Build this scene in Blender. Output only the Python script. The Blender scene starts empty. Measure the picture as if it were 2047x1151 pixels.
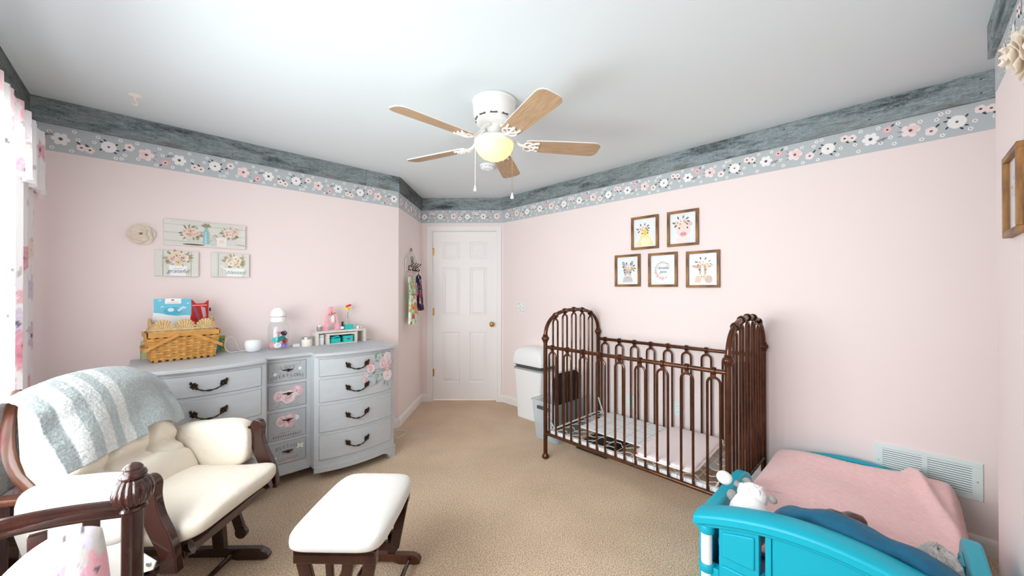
import bpy, bmesh, math, random
from math import pi, sin, cos, radians, sqrt
from mathutils import Vector, Matrix

random.seed(7)
sc = bpy.context.scene
C = sc.collection
S = sqrt(.5)

# ------------------------------------------------------------------ camera, world, light, exposure
F_PX = 748.81
cam = bpy.data.objects.new('camera', bpy.data.cameras.new('camera'))
C.objects.link(cam)
cam.data.sensor_width = 36.0
cam.data.lens = 36.0 * F_PX / 2047.0
cam.data.clip_start = 0.02
_yaw, _pitch = radians(45) + 0.0189, 0.0057
_f = Vector((cos(_yaw) * cos(_pitch), sin(_yaw) * cos(_pitch), sin(_pitch)))
_r = _f.cross(Vector((0, 0, 1))).normalized()
_u = _r.cross(_f)
_m = Matrix((_r, _u, -_f)).transposed().to_4x4()
_m.translation = (0, 0, 1.336)
cam.matrix_world = _m
sc.camera = cam

w = bpy.data.worlds.new('world')
sc.world = w
w.use_nodes = True
_bg = w.node_tree.nodes['Background']
_bg.inputs[0].default_value = (.90, .96, 1.0, 1)
_bg.inputs[1].default_value = 1.6

WIN_Y0, WIN_Y1, WIN_Z0, WIN_Z1 = .35, 2.80, .62, 2.06
_l = bpy.data.lights.new('window_daylight', 'AREA')
_l.shape = 'RECTANGLE'
_l.size = WIN_Y1 - WIN_Y0 - .06
_l.size_y = WIN_Z1 - WIN_Z0 - .06
_l.energy = 62
_l.spread = radians(145)
_l.color = (.93, .985, 1.0)
_lo = bpy.data.objects.new('window_daylight', _l)
C.objects.link(_lo)
_lo.location = (-.66, (WIN_Y0 + WIN_Y1) / 2, (WIN_Z0 + WIN_Z1) / 2)
_lo.rotation_euler = Matrix(((0, 0, -1), (1, 0, 0), (0, -1, 0))).to_euler()

sc.view_settings.view_transform = 'Standard'
sc.view_settings.look = 'None'
sc.view_settings.gamma = 1
sc.view_settings.use_curve_mapping = False
sc.view_settings.exposure = 0.5
sc.cycles.diffuse_bounces = 8
sc.cycles.max_bounces = 14
sc.cycles.transparent_max_bounces = 16

# ------------------------------------------------------------------ materials
def lin(c):
    c = c / 255.0
    return c / 12.92 if c <= .04045 else ((c + .055) / 1.055) ** 2.4

def rgb(r, g, b):
    return (lin(r), lin(g), lin(b))

def mat(name, color, rough=.5, metal=0, var=None, bump=None, sheen=0, coat=0, trans=0, alpha=1,
        emit=None, spec=.5, stretch=(1, 1, 1), ior=1.45, vcol=False, sss=0):
    """var=(scale, amount, colour2) mixes a second colour by noise, bump=(scale, strength, distance)."""
    m = bpy.data.materials.new(name)
    m.use_nodes = True
    nt = m.node_tree
    p = nt.nodes['Principled BSDF']
    p.inputs['Base Color'].default_value = (*color, 1)
    p.inputs['Roughness'].default_value = rough
    p.inputs['Metallic'].default_value = metal
    p.inputs['Specular IOR Level'].default_value = spec
    p.inputs['IOR'].default_value = ior
    p.inputs['Sheen Weight'].default_value = sheen
    p.inputs['Coat Weight'].default_value = coat
    p.inputs['Transmission Weight'].default_value = trans
    p.inputs['Alpha'].default_value = alpha
    if sss:
        p.inputs['Subsurface Weight'].default_value = sss
        p.inputs['Subsurface Radius'].default_value = (.02, .02, .02)
    if emit:
        p.inputs['Emission Color'].default_value = (*emit[0], 1)
        p.inputs['Emission Strength'].default_value = emit[1]
    tc = nt.nodes.new('ShaderNodeTexCoord')
    mp = nt.nodes.new('ShaderNodeMapping')
    mp.inputs['Scale'].default_value = stretch
    nt.links.new(tc.outputs['Object'], mp.inputs['Vector'])
    src = None
    if vcol:
        at = nt.nodes.new('ShaderNodeVertexColor')
        at.layer_name = 'Col'
        src = at.outputs['Color']
    if var:
        n = nt.nodes.new('ShaderNodeTexNoise')
        n.inputs['Scale'].default_value = var[0]
        n.inputs['Detail'].default_value = 6
        nt.links.new(mp.outputs['Vector'], n.inputs['Vector'])
        rp = nt.nodes.new('ShaderNodeValToRGB')
        rp.color_ramp.elements[0].position = .35
        rp.color_ramp.elements[1].position = .68
        nt.links.new(n.outputs['Fac'], rp.inputs['Fac'])
        ml = nt.nodes.new('ShaderNodeMath')
        ml.operation = 'MULTIPLY'
        ml.inputs[1].default_value = var[1]
        nt.links.new(rp.outputs['Color'], ml.inputs[0])
        mx = nt.nodes.new('ShaderNodeMix')
        mx.data_type = 'RGBA'
        nt.links.new(ml.outputs[0], mx.inputs['Factor'])
        if src:
            nt.links.new(src, mx.inputs['A'])
        else:
            mx.inputs['A'].default_value = (*color, 1)
        mx.inputs['B'].default_value = (*var[2], 1)
        src = mx.outputs['Result']
    if src:
        nt.links.new(src, p.inputs['Base Color'])
    if bump:
        n = nt.nodes.new('ShaderNodeTexNoise')
        n.inputs['Scale'].default_value = bump[0]
        n.inputs['Detail'].default_value = 3
        nt.links.new(mp.outputs['Vector'], n.inputs['Vector'])
        b = nt.nodes.new('ShaderNodeBump')
        b.inputs['Strength'].default_value = bump[1]
        b.inputs['Distance'].default_value = bump[2] if len(bump) > 2 else .01
        nt.links.new(n.outputs['Fac'], b.inputs['Height'])
        nt.links.new(b.outputs['Normal'], p.inputs['Normal'])
    return m

def thin_glass(name, tint=(1, 1, 1), gloss=.08, rough=.02):
    """a clear sheet: lets light straight through and mirrors a little of it"""
    m = bpy.data.materials.new(name)
    m.use_nodes = True
    nt = m.node_tree
    nt.nodes.remove(nt.nodes['Principled BSDF'])
    out = nt.nodes['Material Output']
    t = nt.nodes.new('ShaderNodeBsdfTransparent')
    t.inputs[0].default_value = (*tint, 1)
    g = nt.nodes.new('ShaderNodeBsdfGlossy')
    g.inputs['Roughness'].default_value = rough
    fr = nt.nodes.new('ShaderNodeLayerWeight')
    fr.inputs[0].default_value = .5
    pw = nt.nodes.new('ShaderNodeMath')
    pw.operation = 'POWER'
    pw.inputs[1].default_value = 4.0
    nt.links.new(fr.outputs['Facing'], pw.inputs[0])
    ad = nt.nodes.new('ShaderNodeMath')
    ad.operation = 'MULTIPLY_ADD'
    ad.inputs[1].default_value = .55
    ad.inputs[2].default_value = gloss
    nt.links.new(pw.outputs[0], ad.inputs[0])
    mx = nt.nodes.new('ShaderNodeMixShader')
    nt.links.new(ad.outputs[0], mx.inputs[0])
    nt.links.new(t.outputs[0], mx.inputs[1])
    nt.links.new(g.outputs[0], mx.inputs[2])
    nt.links.new(mx.outputs[0], out.inputs['Surface'])
    return m

def sheer(name, vcol=True, translucent=.5, clear=.15, color=(1, 1, 1)):
    m = bpy.data.materials.new(name)
    m.use_nodes = True
    nt = m.node_tree
    nt.nodes.remove(nt.nodes['Principled BSDF'])
    out = nt.nodes['Material Output']
    d = nt.nodes.new('ShaderNodeBsdfDiffuse')
    tl = nt.nodes.new('ShaderNodeBsdfTranslucent')
    tr = nt.nodes.new('ShaderNodeBsdfTransparent')
    d.inputs[0].default_value = (*color, 1)
    tl.inputs[0].default_value = (*color, 1)
    if vcol:
        at = nt.nodes.new('ShaderNodeVertexColor')
        at.layer_name = 'Col'
        nt.links.new(at.outputs['Color'], d.inputs[0])
        nt.links.new(at.outputs['Color'], tl.inputs[0])
    a = nt.nodes.new('ShaderNodeMixShader')
    a.inputs[0].default_value = translucent
    nt.links.new(d.outputs[0], a.inputs[1])
    nt.links.new(tl.outputs[0], a.inputs[2])
    b = nt.nodes.new('ShaderNodeMixShader')
    b.inputs[0].default_value = clear
    nt.links.new(a.outputs[0], b.inputs[1])
    nt.links.new(tr.outputs[0], b.inputs[2])
    nt.links.new(b.outputs[0], out.inputs['Surface'])
    return m

def wood_plank_mat(name, dark, light, brown, seed):
    """weathered board: streaks run along the object's X axis"""
    m = bpy.data.materials.new(name)
    m.use_nodes = True
    nt = m.node_tree
    p = nt.nodes['Principled BSDF']
    p.inputs['Roughness'].default_value = .75
    tc = nt.nodes.new('ShaderNodeTexCoord')
    def noise(scale, st, detail=8, rough=.65):
        mp = nt.nodes.new('ShaderNodeMapping')
        mp.inputs['Scale'].default_value = st
        mp.inputs['Location'].default_value = (seed, seed * .7, seed * .3)
        nt.links.new(tc.outputs['Object'], mp.inputs['Vector'])
        n = nt.nodes.new('ShaderNodeTexNoise')
        n.inputs['Scale'].default_value = scale
        n.inputs['Detail'].default_value = detail
        n.inputs['Roughness'].default_value = rough
        nt.links.new(mp.outputs['Vector'], n.inputs['Vector'])
        return n
    n1 = noise(12, (1.6, 6, 3), 12, .78)
    n2 = noise(3.6, (.8, 3.4, 1), 5)
    n3 = noise(110, (.8, 3.2, 2), 4, .7)
    n4 = noise(14, (7, .5, 1), 6, .7)
    r1 = nt.nodes.new('ShaderNodeValToRGB')
    r1.color_ramp.elements[0].position = .41
    r1.color_ramp.elements[1].position = .58
    r1.color_ramp.elements[0].color = (*dark, 1)
    r1.color_ramp.elements[1].color = (*light, 1)
    ad = nt.nodes.new('ShaderNodeMath')
    ad.operation = 'MULTIPLY_ADD'
    ad.inputs[1].default_value = .32
    nt.links.new(n3.outputs['Fac'], ad.inputs[0])
    sb = nt.nodes.new('ShaderNodeMath')
    sb.operation = 'MULTIPLY_ADD'
    sb.inputs[1].default_value = .36
    sb.inputs[2].default_value = .0
    nt.links.new(n1.outputs['Fac'], sb.inputs[0])
    sb2 = nt.nodes.new('ShaderNodeMath')
    sb2.operation = 'MULTIPLY_ADD'
    sb2.inputs[1].default_value = .62
    nt.links.new(n2.outputs['Fac'], sb2.inputs[0])
    nt.links.new(sb.outputs[0], sb2.inputs[2])
    nt.links.new(sb2.outputs[0], ad.inputs[2])
    ad2 = nt.nodes.new('ShaderNodeMath')
    ad2.operation = 'MULTIPLY'
    ad2.inputs[1].default_value = .73
    sb3 = nt.nodes.new('ShaderNodeMath')
    sb3.operation = 'MULTIPLY_ADD'
    sb3.inputs[1].default_value = .07
    nt.links.new(n4.outputs['Fac'], sb3.inputs[0])
    nt.links.new(ad.outputs[0], sb3.inputs[2])
    nt.links.new(sb3.outputs[0], ad2.inputs[0])
    nt.links.new(ad2.outputs[0], r1.inputs['Fac'])
    r2 = nt.nodes.new('ShaderNodeValToRGB')
    r2.color_ramp.elements[0].position = .51
    r2.color_ramp.elements[1].position = .64
    r2.color_ramp.elements[0].color = (0, 0, 0, 1)
    r2.color_ramp.elements[1].color = (.75, .75, .75, 1)
    nt.links.new(n2.outputs['Fac'], r2.inputs['Fac'])
    mx = nt.nodes.new('ShaderNodeMix')
    mx.data_type = 'RGBA'
    nt.links.new(r2.outputs['Color'], mx.inputs['Factor'])
    nt.links.new(r1.outputs['Color'], mx.inputs['A'])
    mx.inputs['B'].default_value = (*brown, 1)
    nt.links.new(mx.outputs['Result'], p.inputs['Base Color'])
    b = nt.nodes.new('ShaderNodeBump')
    b.inputs['Strength'].default_value = .4
    b.inputs['Distance'].default_value = .004
    nt.links.new(ad.outputs[0], b.inputs['Height'])
    nt.links.new(b.outputs['Normal'], p.inputs['Normal'])
    return m

PINK = rgb(242, 229, 227)
M = {}
M['wall'] = mat('pink_wall_paint', PINK, .75, bump=(90, .06, .002), spec=.2)
M['ceiling'] = mat('ceiling_paint', rgb(220, 229, 232), .9, bump=(60, .06, .002), spec=.1)
M['trim'] = mat('white_trim_paint', rgb(240, 238, 238), .4)
M['door'] = mat('white_door_paint', rgb(243, 240, 240), .42)
M['dark_gap'] = mat('dark_gap', rgb(30, 26, 24), .9)
M['brass'] = mat('brass', rgb(205, 165, 85), .28, metal=1)
M['print'] = mat('printed_colour', (1, 1, 1), .7, vcol=True, spec=.2)
M['printgloss'] = mat('printed_paper', (1, 1, 1), .5, vcol=True, spec=.3)
M['cloth_print'] = mat('printed_cloth', (1, 1, 1), .9, vcol=True, bump=(220, .25, .002), spec=.1, sheen=.2)
M['sheer'] = sheer('sheer_floral_fabric', translucent=.42, clear=.06)
M['paintgrey'] = mat('grey_chalk_paint', rgb(192, 197, 201), .5, var=(6, .35, rgb(178, 183, 188)), bump=(120, .05, .001), stretch=(1, 4, 4))
M['greyprint'] = mat('grey_stencilled_paint', rgb(172, 175, 178), .6, var=(20, .5, rgb(160, 164, 168)))
M['antique'] = mat('antique_bronze', rgb(70, 58, 44), .38, metal=.85, var=(60, .6, rgb(40, 32, 24)))
M['cherry'] = mat('dark_cherry_wood', rgb(60, 29, 21), .18, var=(7, .8, rgb(36, 16, 12)), stretch=(3, 3, 1), coat=.6)
M['cherrymid'] = mat('cherry_wood', rgb(98, 56, 36), .3, var=(7, .7, rgb(66, 37, 25)), stretch=(4, 4, 1), coat=.2)
M['cream'] = mat('cream_cotton', rgb(222, 213, 199), .9, bump=(16, .35, .02), sheen=.15, spec=.1)
M['whitecot'] = mat('white_cotton', rgb(222, 219, 214), .9, bump=(300, .1, .001), sheen=.15, spec=.1)
M['iron'] = mat('bronze_iron', rgb(98, 56, 32), .24, metal=.5, var=(14, .7, rgb(56, 31, 19)), coat=.2)
M['whitemetal'] = mat('white_enamel', rgb(232, 232, 232), .4)
M['whiteplastic'] = mat('white_plastic', rgb(240, 242, 243), .4)
M['greyplastic'] = mat('dark_grey_plastic', rgb(78, 80, 82), .35)
M['midgrey'] = mat('grey_plastic', rgb(165, 170, 172), .4)
M['clear'] = mat('translucent_plastic', rgb(220, 231, 238), .22, alpha=.34)
M['black'] = mat('black_plastic', rgb(26, 26, 28), .45)
M['teal'] = mat('teal_plastic', rgb(0, 170, 194), .42, bump=(250, .05, .001))
M['pinkfur'] = mat('pink_fleece', rgb(252, 212, 210), .95, var=(45, .45, rgb(244, 192, 192)), bump=(150, .45, .005), sheen=.5, spec=.05)
M['bluecloth'] = mat('blue_cotton', rgb(10, 86, 116), .85, var=(5, .4, rgb(6, 66, 98)), bump=(20, .5, .02), sheen=.2)
M['brownfleece'] = mat('brown_fleece', rgb(84, 46, 26), .7, var=(25, .6, rgb(52, 27, 15)), sheen=.4)
M['whitefur'] = mat('white_plush', rgb(244, 243, 241), .95, bump=(140, .5, .006), sheen=.4)
M['greyfur'] = mat('grey_plush', rgb(150, 146, 142), .95, bump=(140, .5, .006), sheen=.3)
M['mottled'] = mat('mottled_grey_fleece', rgb(232, 228, 224), .95, var=(24, .8, rgb(150, 146, 146)), bump=(110, .8, .01), sheen=.4)
M['purple'] = mat('lilac_cotton', rgb(196, 168, 218), .85)
M['oak'] = mat('oak_blade', rgb(184, 156, 124), .45, var=(9, .7, rgb(152, 122, 92)), stretch=(1, 12, 1))
M['fanwhite'] = mat('fan_white_enamel', rgb(238, 236, 232), .35)
M['bowl'] = mat('frosted_glass_lit', rgb(240, 214, 160), .35, emit=((1.0, .72, .30), .62))
M['frame'] = mat('rustic_brown_wood', rgb(158, 112, 62), .45, var=(10, .9, rgb(80, 50, 28)), stretch=(5, 5, 1), bump=(50, .3, .003))
M['paper'] = mat('print_paper', rgb(236, 240, 241), .8)
M['paneglass'] = thin_glass('picture_glass', gloss=.015)
M['winglass'] = thin_glass('window_glass', gloss=.02)
M['jarglass'] = thin_glass('jar_glass', tint=(.96, .98, .98), gloss=.05)
M['basket'] = mat('honey_basket_wood', rgb(214, 160, 84), .5, var=(14, .6, rgb(182, 124, 56)), stretch=(1, 1, 1))
M['basket_dark'] = mat('basket_inside', rgb(96, 60, 26), .7)
M['seagrass'] = mat('seagrass_rope', rgb(222, 194, 146), .85, var=(60, .7, rgb(178, 142, 92)), bump=(90, .7, .004))
M['canvas'] = mat('canvas_wood', rgb(222, 218, 208), .8)
M['paperrose'] = mat('paper_rose_card', rgb(240, 230, 216), .85)
M['lidwhite'] = mat('white_fabric_petals', rgb(244, 243, 242), .9)
M['tealcard'] = mat('turquoise_card', rgb(36, 196, 190), .6)
M['distress'] = mat('distressed_white_wood', rgb(224, 218, 210), .7, var=(18, .5, rgb(196, 182, 170)))
M['silver'] = mat('brushed_tin', rgb(200, 200, 200), .35, metal=.9)
M['wax'] = mat('cream_wax', rgb(240, 234, 222), .5)
M['glitter'] = mat('pink_glitter', rgb(244, 168, 180), .6, var=(150, .8, rgb(250, 205, 212)), bump=(300, .5, .003))
M['amber'] = mat('amber_glass', rgb(52, 28, 18), .2)
M['yellow'] = mat('yellow_plastic', rgb(250, 208, 30), .4)
M['orange'] = mat('orange_plastic', rgb(222, 70, 24), .4)
M['red'] = mat('red_packet', rgb(190, 28, 32), .45)
M['green'] = mat('pale_green_card', rgb(196, 214, 160), .7)
M['blue'] = mat('blue_card', rgb(60, 130, 170), .6)
M['olive'] = mat('olive_card', rgb(172, 172, 70), .6)
M['pinkp'] = mat('pink_plastic', rgb(244, 170, 184), .45)
M['lilacp'] = mat('lilac_plastic', rgb(176, 148, 224), .45)
M['teald'] = mat('deep_teal_plastic', rgb(20, 140, 140), .45)
M['turq'] = mat('turquoise_plush', rgb(128, 220, 216), .9, sheen=.3)
M['navy'] = mat('navy', rgb(30, 30, 58), .85)
M['vent'] = mat('white_vent_enamel', rgb(226, 240, 238), .4)

# carpet: two-tone pile with a strong fine bump
def carpet_mat():
    m = mat('tan_carpet_pile', rgb(214, 190, 160), .95, spec=.05, sheen=.15)
    nt = m.node_tree
    p = nt.nodes['Principled BSDF']
    tc = nt.nodes.new('ShaderNodeTexCoord')
    n1 = nt.nodes.new('ShaderNodeTexNoise')
    n1.inputs['Scale'].default_value = 165
    n1.inputs['Detail'].default_value = 3
    n2 = nt.nodes.new('ShaderNodeTexNoise')
    n2.inputs['Scale'].default_value = 2.2
    n2.inputs['Detail'].default_value = 4
    for n in (n1, n2):
        nt.links.new(tc.outputs['Object'], n.inputs['Vector'])
    r = nt.nodes.new('ShaderNodeValToRGB')
    r.color_ramp.elements[0].position = .38
    r.color_ramp.elements[1].position = .58
    r.color_ramp.elements[0].color = (*rgb(190, 156, 122), 1)
    r.color_ramp.elements[1].color = (*rgb(250, 226, 198), 1)
    nt.links.new(n1.outputs['Fac'], r.inputs['Fac'])
    r2 = nt.nodes.new('ShaderNodeValToRGB')
    r2.color_ramp.elements[0].position = .35
    r2.color_ramp.elements[1].position = .65
    r2.color_ramp.elements[0].color = (.88, .86, .84, 1)
    r2.color_ramp.elements[1].color = (1, 1, 1, 1)
    nt.links.new(n2.outputs['Fac'], r2.inputs['Fac'])
    mx = nt.nodes.new('ShaderNodeMix')
    mx.data_type = 'RGBA'
    mx.blend_type = 'MULTIPLY'
    mx.inputs['Factor'].default_value = 1
    nt.links.new(r.outputs['Color'], mx.inputs['A'])
    nt.links.new(r2.outputs['Color'], mx.inputs['B'])
    nt.links.new(mx.outputs['Result'], p.inputs['Base Color'])
    b = nt.nodes.new('ShaderNodeBump')
    b.inputs['Strength'].default_value = .9
    b.inputs['Distance'].default_value = .012
    nt.links.new(n1.outputs['Fac'], b.inputs['Height'])
    nt.links.new(b.outputs['Normal'], p.inputs['Normal'])
    return m
M['carpet'] = carpet_mat()

# ------------------------------------------------------------------ mesh helpers
def cat_rom(P, t):
    n_ = len(P) - 1
    i = min(int(t * n_), n_ - 1)
    f = t * n_ - i
    p1, p2 = P[i], P[i + 1]
    p0 = P[i - 1] if i else p1 * 2 - p2
    p3 = P[i + 2] if i + 2 <= n_ else p2 * 2 - p1
    return .5 * (2 * p1 + (p2 - p0) * f + (2 * p0 - 5 * p1 + 4 * p2 - p3) * f * f + (3 * p1 - p0 - 3 * p2 + p3) * f ** 3)

def smooth_path(P, k=6):
    P = [Vector(p) for p in P]
    n_ = (len(P) - 1) * k
    return [cat_rom(P, i / n_) for i in range(n_ + 1)]

class MB:
    def __init__(self):
        self.v, self.f, self.mi, self.c = [], [], [], []

    def add(self, vs, fs, Mx=None, mi=0):
        o = len(self.v)
        for p in vs:
            p = Vector(p)
            self.v.append(tuple(Mx @ p) if Mx else tuple(p))
        for f in fs:
            self.f.append([o + i for i in f])
            self.mi.append(mi)
        return self

    def box(self, x0, x1, y0, y1, z0, z1, Mx=None, mi=0):
        vs = [(x, y, z) for z in (z0, z1) for y in (y0, y1) for x in (x0, x1)]
        return self.add(vs, [(0, 2, 3, 1), (4, 5, 7, 6), (0, 1, 5, 4), (2, 6, 7, 3), (0, 4, 6, 2), (1, 3, 7, 5)], Mx, mi)

    def bar(self, p0, p1, wid, thick, up=(0, 0, 1), mi=0):
        """rectangular bar from p0 to p1; wid across `up`, thick along up"""
        p0, p1 = Vector(p0), Vector(p1)
        d = (p1 - p0).normalized()
        s = d.cross(Vector(up))
        s = s.normalized() if s.length > 1e-5 else Vector((1, 0, 0))
        u = s.cross(d)
        vs = []
        for p in (p0, p1):
            for a, b in ((-1, -1), (1, -1), (1, 1), (-1, 1)):
                vs.append(p + s * a * wid / 2 + u * b * thick / 2)
        return self.add(vs, [(0, 3, 2, 1), (4, 5, 6, 7), (0, 1, 5, 4), (1, 2, 6, 5), (2, 3, 7, 6), (3, 0, 4, 7)], None, mi)

    def tube(self, path, r, n=8, closed=False, mi=0, flat=None, Mx=None):
        """r: number or list. flat=(a,b) makes an elliptical / flat section"""
        P = [Vector(p) for p in path]
        k = len(P)
        T = []
        for i in range(k):
            if closed:
                t = P[(i + 1) % k] - P[i - 1]
            else:
                t = P[min(i + 1, k - 1)] - P[max(i - 1, 0)]
            T.append(t.normalized())
        ref = Vector((0, 0, 1)) if abs(T[0].z) < .9 else Vector((1, 0, 0))
        s = T[0].cross(ref).normalized()
        vs = []
        for i in range(k):
            s = (s - T[i] * s.dot(T[i]))
            s = s.normalized() if s.length > 1e-6 else T[i].orthogonal().normalized()
            b = T[i].cross(s)
            rr = r[i] if isinstance(r, (list, tuple)) else r
            fa, fb = flat if flat else (1, 1)
            for j in range(n):
                a = 2 * pi * j / n
                vs.append(P[i] + s * cos(a) * rr * fa + b * sin(a) * rr * fb)
        fs = []
        for i in range(k if closed else k - 1):
            i2 = (i + 1) % k
            for j in range(n):
                j2 = (j + 1) % n
                fs.append((i * n + j, i * n + j2, i2 * n + j2, i2 * n + j))
        if not closed:
            fs.append(tuple(range(n)))
            fs.append(tuple((k - 1) * n + j for j in range(n - 1, -1, -1)))
        return self.add(vs, fs, Mx, mi)

    def lathe(self, prof, n=20, Mx=None, mi=0, rib=0, ribn=0):
        vs, fs = [], []
        for (r, z) in prof:
            for j in range(n):
                a = 2 * pi * j / n
                q = r * (1 + rib * (abs(sin(a * ribn / 2)) - .5)) if rib else r
                vs.append((q * cos(a), q * sin(a), z))
        for i in range(len(prof) - 1):
            for j in range(n):
                j2 = (j + 1) % n
                fs.append((i * n + j, i * n + j2, (i + 1) * n + j2, (i + 1) * n + j))
        if prof[0][0] > 1e-4:
            fs.append(tuple(range(n - 1, -1, -1)))
        if prof[-1][0] > 1e-4:
            fs.append(tuple((len(prof) - 1) * n + j for j in range(n)))
        return self.add(vs, fs, Mx, mi)

    def prism(self, poly, h0, h1, Mx=None, mi=0):
        n = len(poly)
        vs = [(x, y, h0) for x, y in poly] + [(x, y, h1) for x, y in poly]
        fs = [tuple(range(n - 1, -1, -1)), tuple(range(n, 2 * n))]
        fs += [(i, (i + 1) % n, n + (i + 1) % n, n + i) for i in range(n)]
        return self.add(vs, fs, Mx, mi)

    def ell(self, c, r, nu=16, nv=10, Mx=None, mi=0, fn=None):
        vs, fs = [], []
        for i in range(nv + 1):
            t = pi * i / nv
            for j in range(nu):
                a = 2 * pi * j / nu
                q = fn(a, t) if fn else 1
                vs.append((c[0] + r[0] * sin(t) * cos(a) * q, c[1] + r[1] * sin(t) * sin(a) * q, c[2] + r[2] * cos(t) * q))
        for i in range(nv):
            for j in range(nu):
                j2 = (j + 1) % nu
                fs.append((i * nu + j, (i + 1) * nu + j, (i + 1) * nu + j2, i * nu + j2))
        return self.add(vs, fs, Mx, mi)

    def surf(self, nu, nv, fn, closeu=False, Mx=None, mi=0, col=None):
        vs, fs = [], []
        for i in range(nu + (0 if closeu else 1)):
            for j in range(nv + 1):
                vs.append(fn(i / nu, j / nv))
                if col:
                    self.c.append(col(i / nu, j / nv))
        k = nu if closeu else nu
        tot = nu if closeu else nu + 1
        for i in range(k):
            i2 = (i + 1) % tot
            for j in range(nv):
                a, b = i * (nv + 1) + j, i2 * (nv + 1) + j
                fs.append((a, b, b + 1, a + 1))
        return self.add(vs, fs, Mx, mi)

    def slab(self, nu, nv, top, thick, Mx=None, mi=0, col=None):
        """closed sheet: top(u,v)->point, thick(u,v)->vector to the underside"""
        T = [[Vector(top(i / nu, j / nv)) for j in range(nv + 1)] for i in range(nu + 1)]
        vs = [T[i][j] for i in range(nu + 1) for j in range(nv + 1)]
        n = len(vs)
        for i in range(nu + 1):
            for j in range(nv + 1):
                vs.append(T[i][j] + Vector(thick(i / nu, j / nv)))
        if col:
            cc = [col(i / nu, j / nv) for i in range(nu + 1) for j in range(nv + 1)]
            self.c += cc + cc
        fs = []
        q = lambda i, j: i * (nv + 1) + j
        for i in range(nu):
            for j in range(nv):
                fs.append((q(i, j), q(i + 1, j), q(i + 1, j + 1), q(i, j + 1)))
                fs.append((n + q(i, j), n + q(i, j + 1), n + q(i + 1, j + 1), n + q(i + 1, j)))
        for i in range(nu):
            fs.append((q(i, 0), n + q(i, 0), n + q(i + 1, 0), q(i + 1, 0)))
            fs.append((q(i, nv), q(i + 1, nv), n + q(i + 1, nv), n + q(i, nv)))
        for j in range(nv):
            fs.append((q(0, j), q(0, j + 1), n + q(0, j + 1), n + q(0, j)))
            fs.append((q(nu, j), n + q(nu, j), n + q(nu, j + 1), q(nu, j + 1)))
        return self.add(vs, fs, Mx, mi)

    def build(self, name, m, parent=None, smooth=35, bevel=0, sub=0, recalc=True, bseg=2):
        me = bpy.data.meshes.new(name)
        me.from_pydata(self.v, [], self.f)
        ms = m if isinstance(m, (list, tuple)) else [m]
        for q in ms:
            me.materials.append(M[q] if isinstance(q, str) else q)
        if len(ms) > 1:
            me.polygons.foreach_set('material_index', self.mi)
        if self.c:
            ca = me.color_attributes.new('Col', 'FLOAT_COLOR', 'POINT')
            ca.data.foreach_set('color', [x for c in self.c for x in (*c, 1.0)])
        if recalc:
            bm = bmesh.new()
            bm.from_mesh(me)
            bmesh.ops.recalc_face_normals(bm, faces=bm.faces)
            bm.to_mesh(me)
            bm.free()
        if smooth:
            me.polygons.foreach_set('use_smooth', [True] * len(me.polygons))
            if smooth < 180:
                me.set_sharp_from_angle(angle=radians(smooth))
        me.update()
        o = bpy.data.objects.new(name, me)
        C.objects.link(o)
        if parent:
            o.parent = parent
        if bevel:
            b = o.modifiers.new('bevel', 'BEVEL')
            b.width = bevel
            b.segments = bseg
            b.limit_method = 'ANGLE'
            b.angle_limit = radians(40)
            b.harden_normals = False
        if sub:
            s_ = o.modifiers.new('sub', 'SUBSURF')
            s_.levels = sub
            s_.render_levels = sub
        return o

def tag(o, label=None, cat=None, group=None, kind=None):
    if label:
        o['label'] = label
    if cat:
        o['category'] = cat
    if group:
        o['group'] = group
    if kind:
        o['kind'] = kind
    return o

def thing(name, label, cat, loc=(0, 0, 0), rz=0, group=None, Mx=None, kind=None):
    o = bpy.data.objects.new(name, None)
    o.empty_display_size = .05
    C.objects.link(o)
    if Mx is not None:
        o.matrix_world = Mx
    else:
        o.location = loc
        o.rotation_euler = (0, 0, rz)
    return tag(o, label, cat, group, kind)

def copy_tree(o, parent=None):
    c = o.copy()
    C.objects.link(c)
    c.parent = parent
    for ch in list(o.children):
        copy_tree(ch, c)
    return c

def wall_frame(p, d, z=0, off=0):
    """X runs left to right along the wall as seen from the room, Y up, Z out of the wall"""
    dx, dy = d
    n = Vector((dy, -dx, 0))
    m = Matrix(((dx, 0, n.x, p[0] + n.x * off), (dy, 0, n.y, p[1] + n.y * off), (0, 1, 0, z), (0, 0, 0, 1)))
    return m

def Tr(x, y, z):
    return Matrix.Translation((x, y, z))

def Rx(a):
    return Matrix.Rotation(a, 4, 'X')

def Ry(a):
    return Matrix.Rotation(a, 4, 'Y')

def Rz(a):
    return Matrix.Rotation(a, 4, 'Z')

def arc(cx, cy, rx, ry, a0, a1, n=12):
    return [(cx + rx * cos(a0 + (a1 - a0) * i / n), cy + ry * sin(a0 + (a1 - a0) * i / n)) for i in range(n + 1)]

def rrect(x0, x1, y0, y1, r, n=5):
    return (arc(x1 - r, y1 - r, r, r, 0, pi / 2, n) + arc(x0 + r, y1 - r, r, r, pi / 2, pi, n)
            + arc(x0 + r, y0 + r, r, r, pi, 1.5 * pi, n) + arc(x1 - r, y0 + r, r, r, 1.5 * pi, 2 * pi, n))

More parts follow.
